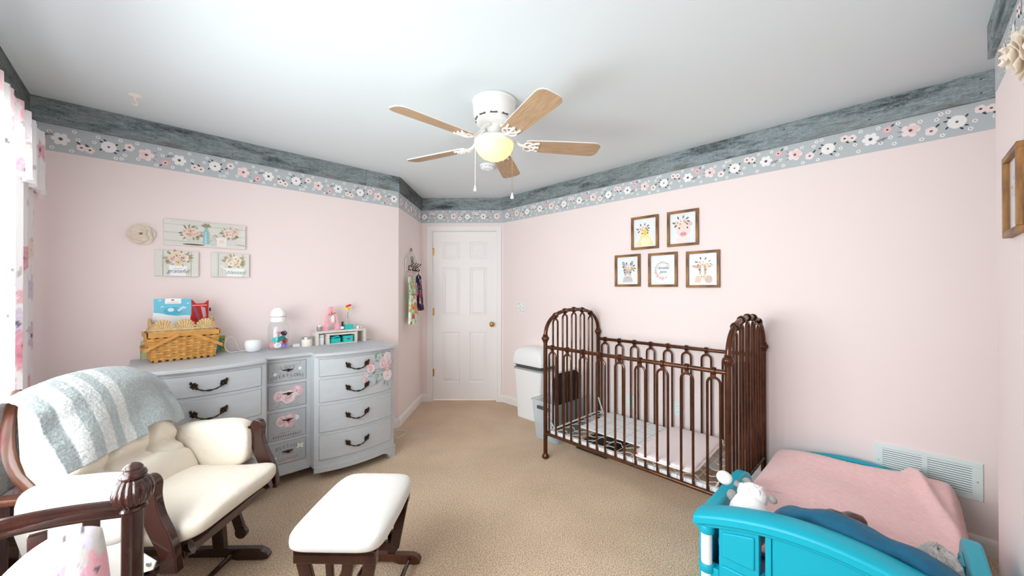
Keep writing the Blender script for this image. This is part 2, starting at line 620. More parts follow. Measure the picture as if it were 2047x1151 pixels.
# ------------------------------------------------------------------ flat print (inks laid on a surface)
_txt = {}
def text_tris(s, shear=0):
    k = (s, shear)
    if k in _txt:
        return _txt[k]
    cu = bpy.data.curves.new('lettering', 'FONT')
    cu.body = s
    cu.shear = shear
    cu.align_x = 'CENTER'
    cu.resolution_u = 3
    o = bpy.data.objects.new('lettering', cu)
    C.objects.link(o)
    dg = bpy.context.evaluated_depsgraph_get()
    e = o.evaluated_get(dg)
    me = e.to_mesh()
    vs = [v.co.copy() for v in me.vertices]
    fs = [[(vs[i].x, vs[i].y) for i in p.vertices] for p in me.polygons]
    e.to_mesh_clear()
    bpy.data.objects.remove(o)
    bpy.data.curves.remove(cu)
    _txt[k] = fs
    return fs

class Print:
    def __init__(self):
        self.p = []

    def poly(self, pts, c, lay=1):
        self.p.append((pts, c, lay))

    def rect(self, x0, x1, y0, y1, c, lay=0):
        self.poly([(x0, y0), (x1, y0), (x1, y1), (x0, y1)], c, lay)

    def ell(self, x, y, rx, ry, c, lay=1, n=14, rot=0, f=None):
        pts = []
        for i in range(n):
            a = 2 * pi * i / n
            q = f(a) if f else 1
            px, py = rx * q * cos(a), ry * q * sin(a)
            pts.append((x + px * cos(rot) - py * sin(rot), y + px * sin(rot) + py * cos(rot)))
        self.poly(pts, c, lay)

    def petals(self, x, y, R, c, n=5, lay=1, dip=.22, ph=0, sq=1):
        self.ell(x, y, R, R * sq, c, lay, n * 6, 0, lambda a: 1 - dip * (1 - abs(cos((a - ph) * n / 2))) ** 1.5)

    def leaf(self, x, y, L, wd, ang, c, lay=1):
        pts = []
        for t in (0, .3, .65, 1):
            pts.append((t * L, wd * sin(pi * t) / 2))
        for t in (.65, .3):
            pts.append((t * L, -wd * sin(pi * t) / 2))
        self.poly([(x + a * cos(ang) - b * sin(ang), y + a * sin(ang) + b * cos(ang)) for a, b in pts], c, lay)

    def line(self, pts, wd, c, lay=1):
        for (x0, y0), (x1, y1) in zip(pts[:-1], pts[1:]):
            l = math.hypot(x1 - x0, y1 - y0) or 1e-6
            nx, ny = -(y1 - y0) / l * wd / 2, (x1 - x0) / l * wd / 2
            self.poly([(x0 + nx, y0 + ny), (x1 + nx, y1 + ny), (x1 - nx, y1 - ny), (x0 - nx, y0 - ny)], c, lay)

    def text(self, s, x, y, size, c, lay=3, shear=0, rot=0, sx=1):
        for f in text_tris(s, shear):
            self.poly([(x + (a * cos(rot) * sx - b * sin(rot)) * size, y + (a * sin(rot) * sx + b * cos(rot)) * size) for a, b in f], c, lay)

    def scribble(self, x, y, w_, h_, c, lay=3, seed=1, wd=.0014):
        rd = random.Random(seed)
        pts, px = [], -w_ / 2
        while px < w_ / 2:
            pts.append((x + px, y + rd.uniform(0, h_)))
            px += h_ * rd.uniform(.25, .5)
        self.line(pts, wd, c, lay)

    def arctext(self, s, cx, cy, R, a_mid, step, size, c, lay=3):
        n = len(s)
        for i, ch in enumerate(s):
            if ch == ' ':
                continue
            a = a_mid + (n / 2 - .5 - i) * step
            self.text(ch, cx + R * cos(a), cy + R * sin(a), size, c, lay, rot=a - pi / 2)

    def bouquet(self, x, y, R, cols, leafc, lay=1, n=6, seed=1, flat=.7):
        rd = random.Random(seed)
        for i in range(n * 3):
            a = rd.uniform(0, 2 * pi)
            self.leaf(x + R * .6 * cos(a), y + R * .6 * flat * sin(a), R * rd.uniform(.4, .65), R * .17, a + rd.uniform(-.5, .5), leafc[i % len(leafc)], lay)
        for i in range(n):
            a = 2 * pi * i / n + rd.uniform(-.3, .3)
            q = rd.uniform(.25, .6)
            r = R * rd.uniform(.26, .42)
            cx, cy = x + R * q * cos(a), y + R * q * flat * sin(a)
            c = cols[i % len(cols)]
            self.petals(cx, cy, r, c, 5, lay + 1 + i % 2, .25, rd.uniform(0, 3))
            self.petals(cx, cy, r * .6, tuple(k * .9 for k in c), 5, lay + 3, .25, rd.uniform(0, 3))
            self.ell(cx, cy, r * .16, r * .16, rgb(150, 110, 90), lay + 4, 8)

    def build(self, name, parent, m='print', mapf=None, step=.0003, off=.0006):
        b = MB()
        for k_, (pts, c, lay) in enumerate(self.p):
            z = off + lay * step + (k_ % 24) * 1.2e-5
            vs = [mapf(x, y, z) if mapf else (x, y, z) for x, y in pts]
            b.add(vs, [tuple(range(len(vs)))])
            b.c += [c] * len(vs)
        return b.build(name, m, parent, smooth=0, recalc=False)

W_ = rgb(246, 244, 242)
CR = rgb(240, 232, 222)
PK = rgb(242, 214, 214)
PK2 = rgb(236, 186, 192)
BL = rgb(247, 230, 228)
DK = rgb(66, 70, 78)
LG = rgb(110, 116, 122)
CE = rgb(112, 98, 92)

# ------------------------------------------------------------------ the room shell
H = 2.44
XR, YL, XW, YN, XE = 3.042, 3.414, -.514, -.2725, 2.497
OC = (1.744, 3.414)
DL = (2.3425, 4.0125)
DR = (3.042, 3.313)
CORNER_END = -1.15

def struct(name, b, m, **k):
    return tag(b.build(name, m, **k), kind='structure')

fl = MB().box(-.62, 3.16, CORNER_END - .1, 4.15, -.1, 0)
floor = struct('floor', fl, 'carpet', smooth=0)
tag(floor, 'tan cut-pile carpet covering the bedroom floor')
cl = MB().box(-.62, 3.16, CORNER_END - .1, 4.15, H, H + .1)
ceiling = struct('ceiling', cl, 'ceiling', smooth=0)
tag(ceiling, 'flat white painted ceiling')

T = .1
wall_left = struct('wall_left', MB().prism([(XW - T, YL), OC, (OC[0] - .04, YL + T), (XW - T, YL + T)], 0, H), 'wall', smooth=0)
tag(wall_left, 'pink wall behind the dresser')
wall_closet = struct('wall_closet', MB().prism([OC, DL, (DL[0] - S * T, DL[1] + S * T), (OC[0] - S * T + .03, OC[1] + S * T + .03)], 0, H), 'wall', smooth=0)
tag(wall_closet, 'short pink side wall with the hook rack')
wall_right = struct('wall_right', MB().box(XR, XR + T, CORNER_END - T, DR[1] + .04, 0, H), 'wall', smooth=0)
tag(wall_right, 'long pink wall behind the crib')
wall_near = struct('wall_near', MB().box(XW - T, XE, YN - T, YN, 0, H), 'wall', smooth=0)
tag(wall_near, 'pink wall ending in an outside corner beside the teal bed')
wall_alcove = struct('wall_alcove', MB().box(XE - T, XE, CORNER_END - T, YN - T, 0, H), 'wall', smooth=0)
tag(wall_alcove, 'return of the pink wall into the alcove')
wall_back = struct('wall_back', MB().box(XE, XR, CORNER_END - T, CORNER_END, 0, H), 'wall', smooth=0)
tag(wall_back, 'end wall of the alcove')

# door wall, with its opening
DW = wall_frame(DL, (S, -S))
DWL = (DR[0] - DL[0]) / S
D0, D1, DH = .135, .909, 2.046
b = MB()
b.box(-.02, D0, 0, H, -T, 0).box(D1, DWL + .02, 0, H, -T, 0).box(D0, D1, DH, H, -T, 0)
wall_door = struct('wall_door', b, 'wall', smooth=0)
wall_door.matrix_world = DW
tag(wall_door, 'angled pink wall that holds the white door')

# window wall with the opening
b = MB()
y0, y1 = YN - T, YL + T
b.box(XW - T, XW, y0, WIN_Y0, 0, H).box(XW - T, XW, WIN_Y1, y1, 0, H)
b.box(XW - T, XW, WIN_Y0, WIN_Y1, 0, WIN_Z0).box(XW - T, XW, WIN_Y0, WIN_Y1, WIN_Z1, H)
wall_window = struct('wall_window', b, 'wall', smooth=0)
tag(wall_window, 'pink wall with the curtained window')

# window: frame, mullion, meeting rails, four panes
wf = thing('window_1', 'white double window with two pairs of sashes behind floral curtains', None, (XW, WIN_Y0, WIN_Z0), kind='structure')
L, Hh = WIN_Y1 - WIN_Y0, WIN_Z1 - WIN_Z0
b = MB()
b.box(-.09, .0, 0, .05, 0, Hh).box(-.09, .0, L - .05, L, 0, Hh).box(-.09, .0, .05, L - .05, 0, .05).box(-.09, .0, .05, L - .05, Hh - .05, Hh)
b.box(-.09, .0, L / 2 - .04, L / 2 + .04, .05, Hh - .05)
b.build('window_frame', 'trim', wf, smooth=0, bevel=.003)
for k in range(2):
    ya = .05 + k * (L / 2 - .01)
    yb = ya + L / 2 - .09
    MB().box(-.075, -.035, ya, yb, Hh / 2 - .02, Hh / 2 + .02).build('meeting_rail', 'trim', wf, smooth=0)
    for z0, z1 in ((.05, Hh / 2 - .02), (Hh / 2 + .02, Hh - .05)):
        MB().box(-.058, -.054, ya, yb, z0, z1).build('window_pane', 'winglass', wf, smooth=0)
MB().box(-.01, .05, -.05, L + .05, -.03, 0).build('window_sill', 'trim', wf, smooth=0, bevel=.004)
b = MB()
b.box(0, .015, -.07, 0, -.03, Hh + .07).box(0, .015, L, L + .07, -.03, Hh + .07).box(0, .015, 0, L, Hh, Hh + .07)
b.build('window_casing', 'trim', wf, smooth=0, bevel=.003)

# baseboards
def baseboard(name, p0, p1, z=0, label=None):
    d = Vector((p1[0] - p0[0], p1[1] - p0[1]))
    Ln = d.length
    d.normalize()
    prof = [(0, 0), (.014, 0), (.014, .062), (.011, .068), (.012, .072), (.006, .084), (0, .086)]
    b = MB().prism([(q, y) for q, y in prof], 0, Ln, Matrix(((0, 0, 1, 0), (0, 1, 0, 0), (1, 0, 0, 0), (0, 0, 0, 1))))
    o = struct(name, b, 'trim', smooth=0)
    o.matrix_world = wall_frame(p0, d)
    tag(o, label)
    return o
baseboard('baseboard_left', (XW, YL), OC, label='white baseboard below the dresser wall')
baseboard('baseboard_closet', OC, DL, label='white baseboard below the hook rack wall')
baseboard('baseboard_right', (XR, DR[1]), (XR, CORNER_END), label='white baseboard behind the crib')
baseboard('baseboard_near', (XE, YN), (XW, YN), label='white baseboard of the wall beside the teal bed')
baseboard('baseboard_window', (XW, YN), (XW, YL), label='white baseboard below the window')
for nm, s0, s1, lb in (('baseboard_door_hinge', 0, .075, 'short white baseboard on the hinge side of the door'), ('baseboard_door_latch', .969, DWL, 'short white baseboard on the knob side of the door')):
    a = DW @ Vector((s0, 0, 0))
    c = DW @ Vector((s1, 0, 0))
    baseboard(nm, (a.x, a.y), (c.x, c.y), label=lb)

# door casing
b = MB()
cw = .06
b.box(D0 - cw, D0, 0, DH + cw, 0, .016).box(D1, D1 + cw, 0, DH + cw, 0, .016).box(D0, D1, DH, DH + cw, 0, .016)
b.box(D0 - .012, D0, 0, DH, .016, .020).box(D1, D1 + .012, 0, DH, .016, .020).box(D0 - .012, D1 + .012, DH, DH + .012, .016, .020)
b.box(D0, D0 + .003, 0, DH, -.09, 0).box(D1 - .003, D1, 0, DH, -.09, 0).box(D0, D1, DH - .003, DH, -.09, 0)
trim = struct('trim_1', b, 'trim', smooth=0, bevel=.002)
trim.matrix_world = DW
tag(trim, 'white casing around the door')

# six-panel door
door = thing('door_1', 'closed white six panel door with brass knob', None, Mx=DW @ Tr(D0 + .004, 0, -.03), kind='structure')
dw = D1 - D0 - .008
zt = DH - .004
cols_ = ((.115, .325), (.447, .652))
rows_ = ((.22, .83), (1.03, 1.61), (1.715, 1.92))
b = MB()
xs = [0, cols_[0][0], cols_[0][1], cols_[1][0], cols_[1][1], dw]
zs = [.014, rows_[0][0], rows_[0][1], rows_[1][0], rows_[1][1], rows_[2][0], rows_[2][1], zt]
for i in range(5):
    for j in range(7):
        if i % 2 == 1 and j % 2 == 1:
            b.box(xs[i], xs[i + 1], zs[j], zs[j + 1], -.035, -.012)
        else:
            b.box(xs[i], xs[i + 1], zs[j], zs[j + 1], -.035, 0)
b.build('door_slab', 'door', door, smooth=0)
for (x0, x1) in cols_:
    for (z0, z1) in rows_:
        q = MB()
        vs = []
        for (ins, zz) in ((0, -.001), (.010, -.011), (.018, -.011), (.040, -.003)):
            vs += [(x0 + ins, z0 + ins, zz), (x1 - ins, z0 + ins, zz), (x1 - ins, z1 - ins, zz), (x0 + ins, z1 - ins, zz)]
        fs = []
        for k in range(3):
            for i in range(4):
                fs.append((k * 4 + i, k * 4 + (i + 1) % 4, k * 4 + 4 + (i + 1) % 4, k * 4 + 4 + i))
        fs.append((12, 13, 14, 15))
        q.add(vs, fs)
        q.build('panel', 'door', door, smooth=0, recalc=False)
kb = MB().lathe([(0, 0), (.030, 0), (.031, .004), (.024, .008), (.010, .012), (.010, .030), (.020, .036), (.027, .048), (.026, .058), (.016, .065), (0, .067)], 24)
k = kb.build('door_knob', 'brass', door)
k.location = (dw - .052, .925, 0)
for z in (.34, 1.075, 1.80):
    h = MB()
    h.tube([(-.004, z - .045, .006), (-.004, z + .045, .006)], .006, 8)
    h.box(-.004, .016, z - .045, z + .045, 0, .003)
    ho = h.build('hinge', 'brass', door)
MB().tube([(-.05, 1.838, .034), (.006, 1.838, .030)], .005, 8).build('hinge_pin_stop', 'brass', door)
MB().box(dw - .001, dw + .003, .90, .95, -.01, .006).build('latch_plate', 'brass', door, smooth=0)

# ------------------------------------------------------------------ weathered planks and floral border on every wall
plank_mats = [wood_plank_mat('weathered_plank_%s' % n, rgb(*d), rgb(*l), rgb(*br), s) for n, d, l, br, s in (
    ('a', (54, 58, 56), (168, 184, 188), (92, 82, 70), 0.0), ('b', (62, 70, 72), (176, 192, 197), (88, 80, 70), 3.1), ('c', (48, 48, 46), (128, 138, 140), (70, 60, 50), 7.7))]
PZ, BZ = H - .1413, H - .2958

def border_unit(P, x0, flip, Lmax, Lmin=0.0):
    PER, BH = .52, PZ - BZ
    def pos(t, v):
        if flip:
            return (x0 + PER - t, 1 - v)
        return (x0 + t, v)
    def ok(x):
        return Lmin + .036 < x < Lmax - .036
    def put(t, v):
        x, q = pos(t, v)
        return x, (q - .5) * BH, ok(x)
    sg = -1 if flip else 1
    rot = pi if flip else 0
    x, y, k = put(.04, .48)
    if k:
        P.petals(x, y, .034, W_, 7, 3, .06)
        P.ell(x, y, .006, .006, CE, 5, 8)
        for a in (2.2, 2.7, 3.6, 5.0, 5.5, -1.3, .5):
            P.leaf(x + .032 * cos(a + rot), y + .032 * sin(a + rot), .02, .009, a + rot + .5, DK, 2)
    for t, c in ((.118, BL), (.152, BL)):
        x, y, k = put(t, .74 if t < .13 else .70)
        if k:
            P.petals(x, y, .021, c, 5, 3 + (t > .13), .15)
            P.ell(x, y, .006, .005, DK if t < .13 else CE, 6, 8)
            P.leaf(x, y - sg * .012, .03, .010, rot - .8, DK, 2)
    x, y, k = put(.232, .50)
    if k:
        P.petals(x, y, .037, W_, 6, 3, .3)
        P.ell(x, y, .009, .009, LG, 5, 10)
        P.ell(x, y, .004, .004, DK, 6, 8)
        for j in range(4):
            P.leaf(x + sg * (.028 + j * .006), y - sg * .012, .028, .005, rot - .9 + j * .35, LG, 2)
    x, y, k = put(.302, .72)
    if k:
        P.petals(x, y, .022, PK2, 5, 3, .15)
        P.petals(x, y, .012, PK, 5, 4, .15)
        P.ell(x, y, .006, .005, DK, 6, 8)
        P.leaf(x + sg * .014, y + sg * .012, .022, .009, rot + .8, DK, 2)
    x, y, k = put(.393, .52)
    if k:
        P.petals(x, y, .039, BL, 5, 3, .34)
        P.petals(x + sg * .01, y + sg * .004, .026, PK, 3, 4, .45, .5)
        P.ell(x, y, .008, .008, CE, 6, 8)
        for j in range(3):
            P.leaf(x - sg * .03, y + sg * (.02 - j * .02), .024, .004, rot + 2.4 + j * .5, LG, 2)
    x, y, k = put(.470, .34)
    if k:
        P.petals(x, y, .024, BL, 5, 3, .15)
        P.ell(x, y, .007, .006, LG, 5, 8)
        P.leaf(x + sg * .014, y + sg * .014, .026, .010, rot + .8, DK, 2)
    for t, v in ((.01, .88), (.085, .16), (.10, .40), (.165, .42), (.18, .13), (.19, .88), (.265, .86), (.275, .28), (.315, .42), (.33, .16), (.345, .88), (.43, .76), (.435, .12), (.49, .70), (.505, .86), (.51, .12)):
        x, y, k = put(t, v)
        if k:
            P.petals(x, y, .0105, W_, 5, 1, .3)
            P.ell(x, y, .0045, .0045, rgb(168, 172, 178), 2, 6)

NAILS = []
def wall_band(wall, p0, p1, joints=(), flip=False, phase=0, mats=(0,), ext=(0, 0), wallM=None):
    d = Vector((p1[0] - p0[0], p1[1] - p0[1]))
    Ln = d.length
    d.normalize()
    WM = wall_frame(p0, d)
    inv = wall.matrix_world.inverted()
    edges = [-ext[0]] + list(joints) + [Ln + ext[1]]
    for i in range(len(edges) - 1):
        a, c = edges[i], edges[i + 1]
        g = .0008
        b = MB().box(a + g, c - g, PZ, H, 0, .018)
        o = b.build('plank', plank_mats[mats[i % len(mats)]], wall, smooth=0, bevel=.0015)
        o.matrix_parent_inverse = Matrix()
        o.matrix_local = inv @ WM
        xx = a + .12
        while xx < c - .06:
            nl = MB()
            for zz in (PZ + .035, PZ + .105):
                nl.lathe([(.0042, 0), (.0042, .0012), (.002, .0018), (0, .0018)], 10, Tr(xx, zz, .018))
            nl.build('nail_pair', 'greyplastic', o)
            xx += .41
    P = Print()
    BH = PZ - BZ
    P.rect(0, Ln, -BH / 2, BH / 2, rgb(190, 197, 200), 0)
    x = -phase
    while x < Ln:
        border_unit(P, x, flip, Ln)
        x += .52
    o = P.build('wallpaper_border', wall)
    o.matrix_local = inv @ WM @ Tr(0, (PZ + BZ) / 2, 0)

bpy.context.view_layer.update()
wall_band(wall_left, (XW, YL), OC, joints=(1.93,), flip=True, phase=.16, mats=(0, 1))
wall_band(wall_closet, OC, DL, flip=True, phase=.05, mats=(2,))
wall_band(wall_door, DL, DR, flip=False, phase=.0, mats=(1,))
wall_band(wall_right, (XR, DR[1]), (XR, CORNER_END), joints=(DR[1] - 1.474,), flip=False, phase=.16, mats=(0, 1))
wall_band(wall_near, (XE, YN), (XW, YN), joints=(1.4,), phase=.2, mats=(1, 0), ext=(.02, 0))
wall_band(wall_window, (XW, YN), (XW, YL), joints=(1.6,), phase=.1, mats=(0, 2), ext=(0, -.02))

# ------------------------------------------------------------------ ceiling fan
fan = thing('ceiling_fan', 'white ceiling fan with five oak blades and a lit frosted bowl', 'ceiling fan', (1.441, 1.645, H))
b = MB().lathe([(.122, 0), (.128, -.004), (.128, -.012), (.124, -.016), (.122, -.085), (.117, -.092), (.112, -.110), (.105, -.114), (.103, -.134), (.094, -.142), (.06, -.148), (0, -.148)], 40)
b.build('motor_housing', 'fanwhite', fan)
for i in range(10):
    a = 2 * pi * (i + .3) / 10
    m_ = Rz(a) @ Tr(.1065, 0, -.112)
    MB().box(-.006, .0050, -.020, .020, -.0035, .0035, m_).build('vent_slot', 'greyplastic', fan, smooth=0)
b = MB().lathe([(.050, -.147), (.050, -.152), (.040, -.160), (.037, -.205), (.060, -.212), (.105, -.222), (.117, -.232), (.118, -.250), (.112, -.252), (0, -.252)], 36)
b.build('light_fitter', 'fanwhite', fan)
b = MB().lathe([(.111, -.251), (.112, -.262), (.106, -.285), (.094, -.306), (.072, -.328), (.042, -.342), (.015, -.347), (0, -.347)], 36)
b.build('glass_bowl', 'bowl', fan)
blade0 = None
for k in range(5):
    ang = radians(36.6 + 72 * k)
    n = 10
    top, R0, R1 = [], .185, .637
    prof = [(R0, .045), (R0 + .02, .052), (.30, .058), (.45, .064), (.58, .067)]
    right = prof + arc(R1 - .045, .024, .045, .043, pi / 2, 0, 6)[1:]
    poly = [(x, -y) for x, y in right] + [(x, y) for x, y in reversed(right)]
    b = MB().prism(poly, -.003, .003)
    mi = [0] + [1] * (len(b.f) - 1)
    b.mi = mi
    bl = b.build('blade', ['oak', 'fanwhite'], fan, smooth=0)
    bl.matrix_local = Rz(ang) @ Tr(0, 0, -.250) @ Rx(radians(-12))
    # blade iron: curved arm and a pierced three-lobed plate under the blade
    q = MB()
    q.tube([(.055, 0, .095), (.09, 0, .070), (.12, 0, .030), (.15, 0, .004), (.19, 0, -.006)], [.010, .009, .008, .008, .009], 8)
    ring = [(.205 + .035 * cos(t) * (1 + .12 * cos(3 * t)), .040 * sin(t), -.007) for t in [2 * pi * i / 24 for i in range(24)]]
    q.tube(ring, .0045, 6, closed=True)
    q.tube([(.17, 0, -.007), (.24, 0, -.007)], .006, 6)
    for sy in (-1, 1):
        q.tube([(.20, sy * .006, -.007), (.225, sy * .030, -.007), (.262, sy * .038, -.006)], .006, 6)
    q.tube([(.235, 0, -.007), (.262, 0, -.006)], .008, 6)
    for (sx, sy) in ((.255, -.036), (.255, .036), (.255, 0)):
        q.ell((sx, sy, -.009), (.007, .007, .004), 8, 5)
    q.build('blade_iron', 'fanwhite', bl)
for (dx, dy, z1, dr) in ((-.135 * .6 + .01, .09, -.485, .9), (.085, -.062, -.53, 1.3)):
    c = MB()
    c.tube([(dx, dy, -.24), (dx, dy, z1)], .0014, 6)
    for i in range(14):
        zz = -.25 + (z1 + .25) * i / 14
        c.ell((dx, dy, zz), (.0022, .0022, .0022), 6, 4)
    ch = c.build('pull_chain', 'brass' if dr > 1 else 'fanwhite', fan)
    kb = MB().lathe([(0, 0), (.003, -.002), (.005, -.012), (.0105 * dr ** .3, -.028), (.009, -.036), (0, -.040)], 12)
    ko = kb.build('pull_knob', 'wax', ch)
    ko.location = (dx, dy, z1)
# the bulb inside the bowl gives the fan its warm light
_b = bpy.data.lights.new('fan_bulb', 'POINT')
_b.energy = 2.0
_b.color = (1, .78, .45)
_b.shadow_soft_size = .06
_bo = bpy.data.objects.new('fan_bulb', _b)
C.objects.link(_bo)
_bo.location = (0, 0, -.30)
_bo.parent = fan

# smoke detector and ceiling hook
sd = thing('smoke_detector', 'round white smoke detector on the ceiling beyond the fan', 'smoke detector', (2.135, 2.53, H))
MB().lathe([(.066, 0), (.068, -.010), (.066, -.014), (0, -.014)], 32).build('base', 'whiteplastic', sd)
MB().lathe([(.060, -.014), (.062, -.022), (.058, -.034), (.050, -.040), (.018, -.042), (.016, -.039), (0, -.039)], 32).build('cover', 'whiteplastic', sd)
for i in range(10):
    MB().box(.0585, .0625, -.012, .012, -.026, -.021, Rz(2 * pi * i / 10)).build('vent_slot', 'midgrey', sd, smooth=0)
hk = thing('ceiling_hook', 'cream swag hook screwed into the ceiling above the dresser', 'hook', (-.071, 3.004, H))
MB().lathe([(.030, 0), (.028, -.004), (.010, -.010), (.007, -.018), (0, -.018)], 20).build('base', 'wax', hk)
MB().tube([(0, 0, -.015), (0, 0, -.032), (.010, 0, -.046), (.004, 0, -.058), (-.008, 0, -.054), (-.012, 0, -.044)], [.007, .006, .005, .005, .004, .003], 8).build('hook', 'wax', hk)

# ------------------------------------------------------------------ right wall: switch, outlets, vent, frames
RW = lambda y, z, off=0: wall_frame((XR, y), (0, -1), z, off)
sw = thing('switch_plate', 'square double light switch plate with printed flowers beside the door', 'switch plate', Mx=RW(3.012, 1.132))
MB().prism(rrect(-.058, .058, -.058, .058, .006, 3), 0, .005).build('plate', 'whiteplastic', sw, smooth=0, bevel=.0015)
for dx in (-.023, .023):
    t_ = MB().box(dx - .005, dx + .005, -.012, .012, .005, .007)
    t_.box(dx - .004, dx + .004, .0, .010, .007, .016)
    t_.build('toggle', 'whiteplastic', sw, smooth=0)
P = Print()
rd = random.Random(3)
for (x, y) in ((-.044, .044), (-.015, .046), (.042, .040), (-.046, -.005), (0, .018), (.004, -.034), (.045, -.040), (-.040, -.044), (.044, 0), (-.012, -.018)):
    P.leaf(x, y, .014, .006, rd.uniform(0, 6), rgb(120, 150, 120), 1)
    P.petals(x, y, .0045, rgb(150, 110, 120), 5, 2, .2)
pr = P.build('flower_print', sw)
pr.location = (0, 0, .0052)
pr['kind'] = 'stuff'
for i, (y, z) in enumerate(((1.655, .36), (1.245, .385))):
    ot = thing('wall_outlet', ('white wall outlet behind the crib bars towards the door', 'white wall outlet behind the crib bars towards the vent')[i], 'outlet', Mx=RW(y, z), group='outlets behind the crib')
    MB().prism(rrect(-.036, .036, -.057, .057, .005, 3), 0, .005).build('plate', 'vent', ot, smooth=0, bevel=.0015)
    for dz in (-.024, .024):
        q = MB().prism(rrect(-.016, .016, dz - .017, dz + .017, .010, 4), .005, .007)
        s_ = q.build('socket', 'whiteplastic', ot, smooth=0)
        MB().box(-.008, -.006, dz - .006, dz + .006, .007, .0073).box(.006, .008, dz - .006, dz + .006, .007, .0073).build('slot', 'dark_gap', s_, smooth=0)

vt = thing('wall_vent', 'wide white louvred return air vent low on the wall behind the teal bed', 'vent', Mx=RW(.113, .262))
VL, VH = .398, .192
b = MB()
m1, m2 = .036, .024
b.box(0, VL, 0, m2, 0, .008).box(0, VL, VH - m2, VH, 0, .008).box(0, m1, m2, VH - m2, 0, .008).box(VL - m1, VL, m2, VH - m2, 0, .008).box(VL / 2 - .010, VL / 2 + .010, m2, VH - m2, 0, .008)
b.build('vent_frame', 'vent', vt, smooth=0, bevel=.0015)
MB().box(m1, VL - m1, m2, VH - m2, .0003, .001).build('vent_backing', 'dark_gap', vt, smooth=0)
me0 = None
for side in (0, 1):
    xa, xb = (m1, VL / 2 - .010) if side == 0 else (VL / 2 + .010, VL - m1)
    for i in range(12):
        zc = m2 + (VH - 2 * m2) * (i + .5) / 12
        if me0 is None:
            so = MB().box(0, xb - xa, -.0044, .0044, -.0006, .0006, Rx(radians(-24))).build('slat', 'vent', vt, smooth=0)
            me0 = so.data
        else:
            so = bpy.data.objects.new('slat', me0)
            C.objects.link(so)
            so.parent = vt
        so.location = (xa, zc, .0055)
for x in (.018, VL - .018):
    MB().ell((x, VH / 2, .008), (.004, .004, .002), 8, 4).build('screw', 'silver', vt)

# framed animal prints
def picture(label, Mx, art, group=None):
    """24 x 28 cm rustic frame; art draws in a sheet centred on 0,0"""
    t = thing('picture_frame', label, 'picture', Mx=Mx, group=group)
    W2, H2, fw, dp = .121, .141, .020, .022
    for (x0, x1, y0_, y1_) in ((-W2, W2, H2 - fw, H2), (-W2, W2, -H2, -H2 + fw), (-W2, -W2 + fw, -H2 + fw, H2 - fw), (W2 - fw, W2, -H2 + fw, H2 - fw)):
        vert = (y1_ - y0_) > (x1 - x0)
        L_ = (y1_ - y0_) if vert else (x1 - x0)
        q = MB().box(-fw / 2, fw / 2, 0, dp, -L_ / 2, L_ / 2)
        o = q.build('frame_bar', 'frame', t, smooth=0, bevel=.0015)
        if vert:
            o.matrix_local = Tr((x0 + x1) / 2, (y0_ + y1_) / 2, 0) @ Matrix(((-1, 0, 0, 0), (0, 0, 1, 0), (0, 1, 0, 0), (0, 0, 0, 1)))
        else:
            o.matrix_local = Tr((x0 + x1) / 2, (y0_ + y1_) / 2, 0) @ Matrix(((0, 0, 1, 0), (1, 0, 0, 0), (0, 1, 0, 0), (0, 0, 0, 1)))
    P = Print()
    P.rect(-W2 + fw, W2 - fw, -H2 + fw, H2 - fw, rgb(236, 241, 243), 0)
    art(P)
    o = P.build('art_print', t, 'printgloss')
    o.location = (0, 0, .006)
    MB().box(-W2 + fw, W2 - fw, -H2 + fw, H2 - fw, .012, .0135).build('glass_pane', 'paneglass', t, smooth=0)
    return t

def crown(P, x, y, s, lean=0, lay=8):
    for i, (dx, dy, a) in enumerate(((-.040, -.004, 2.6), (-.036, .006, 3.4), (.034, .012, .5), (.040, 0, -.3), (.012, .022, 1.2), (-.016, .022, 1.9), (-.030, -.012, 4.0), (.034, -.012, -.8))):
        P.leaf(x + dx * s, y + dy * s + dx * lean * s, .026 * s, .011 * s, a, (rgb(96, 108, 62), rgb(120, 130, 96), rgb(70, 84, 76))[i % 3], lay)
    for i, (dx, dy, r, c) in enumerate(((-.022, 0, .017, PK), (0, .008, .020, BL), (.022, .002, .017, PK), (-.004, -.012, .014, rgb(240, 214, 180)), (.032, -.008, .011, rgb(226, 190, 120)))):
        P.petals(x + dx * s, y + (dy + dx * lean) * s, r * s, c, 5, lay + 1 + i % 2, .2)
        P.ell(x + dx * s, y + (dy + dx * lean) * s, .004 * s, .004 * s, rgb(110, 50, 70), lay + 3, 6)

def art_chick(P):
    yl, yl2 = rgb(244, 232, 172), rgb(250, 243, 205)
    P.poly([(-.070, -.110), (-.066, -.085), (-.046, -.050), (-.036, -.020), (-.038, .010), (-.024, .032), (0, .040), (.024, .034), (.038, .012), (.036, -.018), (.050, -.050), (.070, -.085), (.074, -.110)], yl, 1)
    P.ell(.002, -.078, .042, .040, yl2, 2)
    P.ell(.006, .004, .024, .022, rgb(238, 218, 120), 2)
    P.ell(0, -.014, .010, .006, rgb(222, 200, 130), 3)
    for x in (-.024, .026):
        P.ell(x, -.004, .0045, .006, rgb(40, 34, 30), 4, 10)
    crown(P, -.016, .036, 1.0, .1)

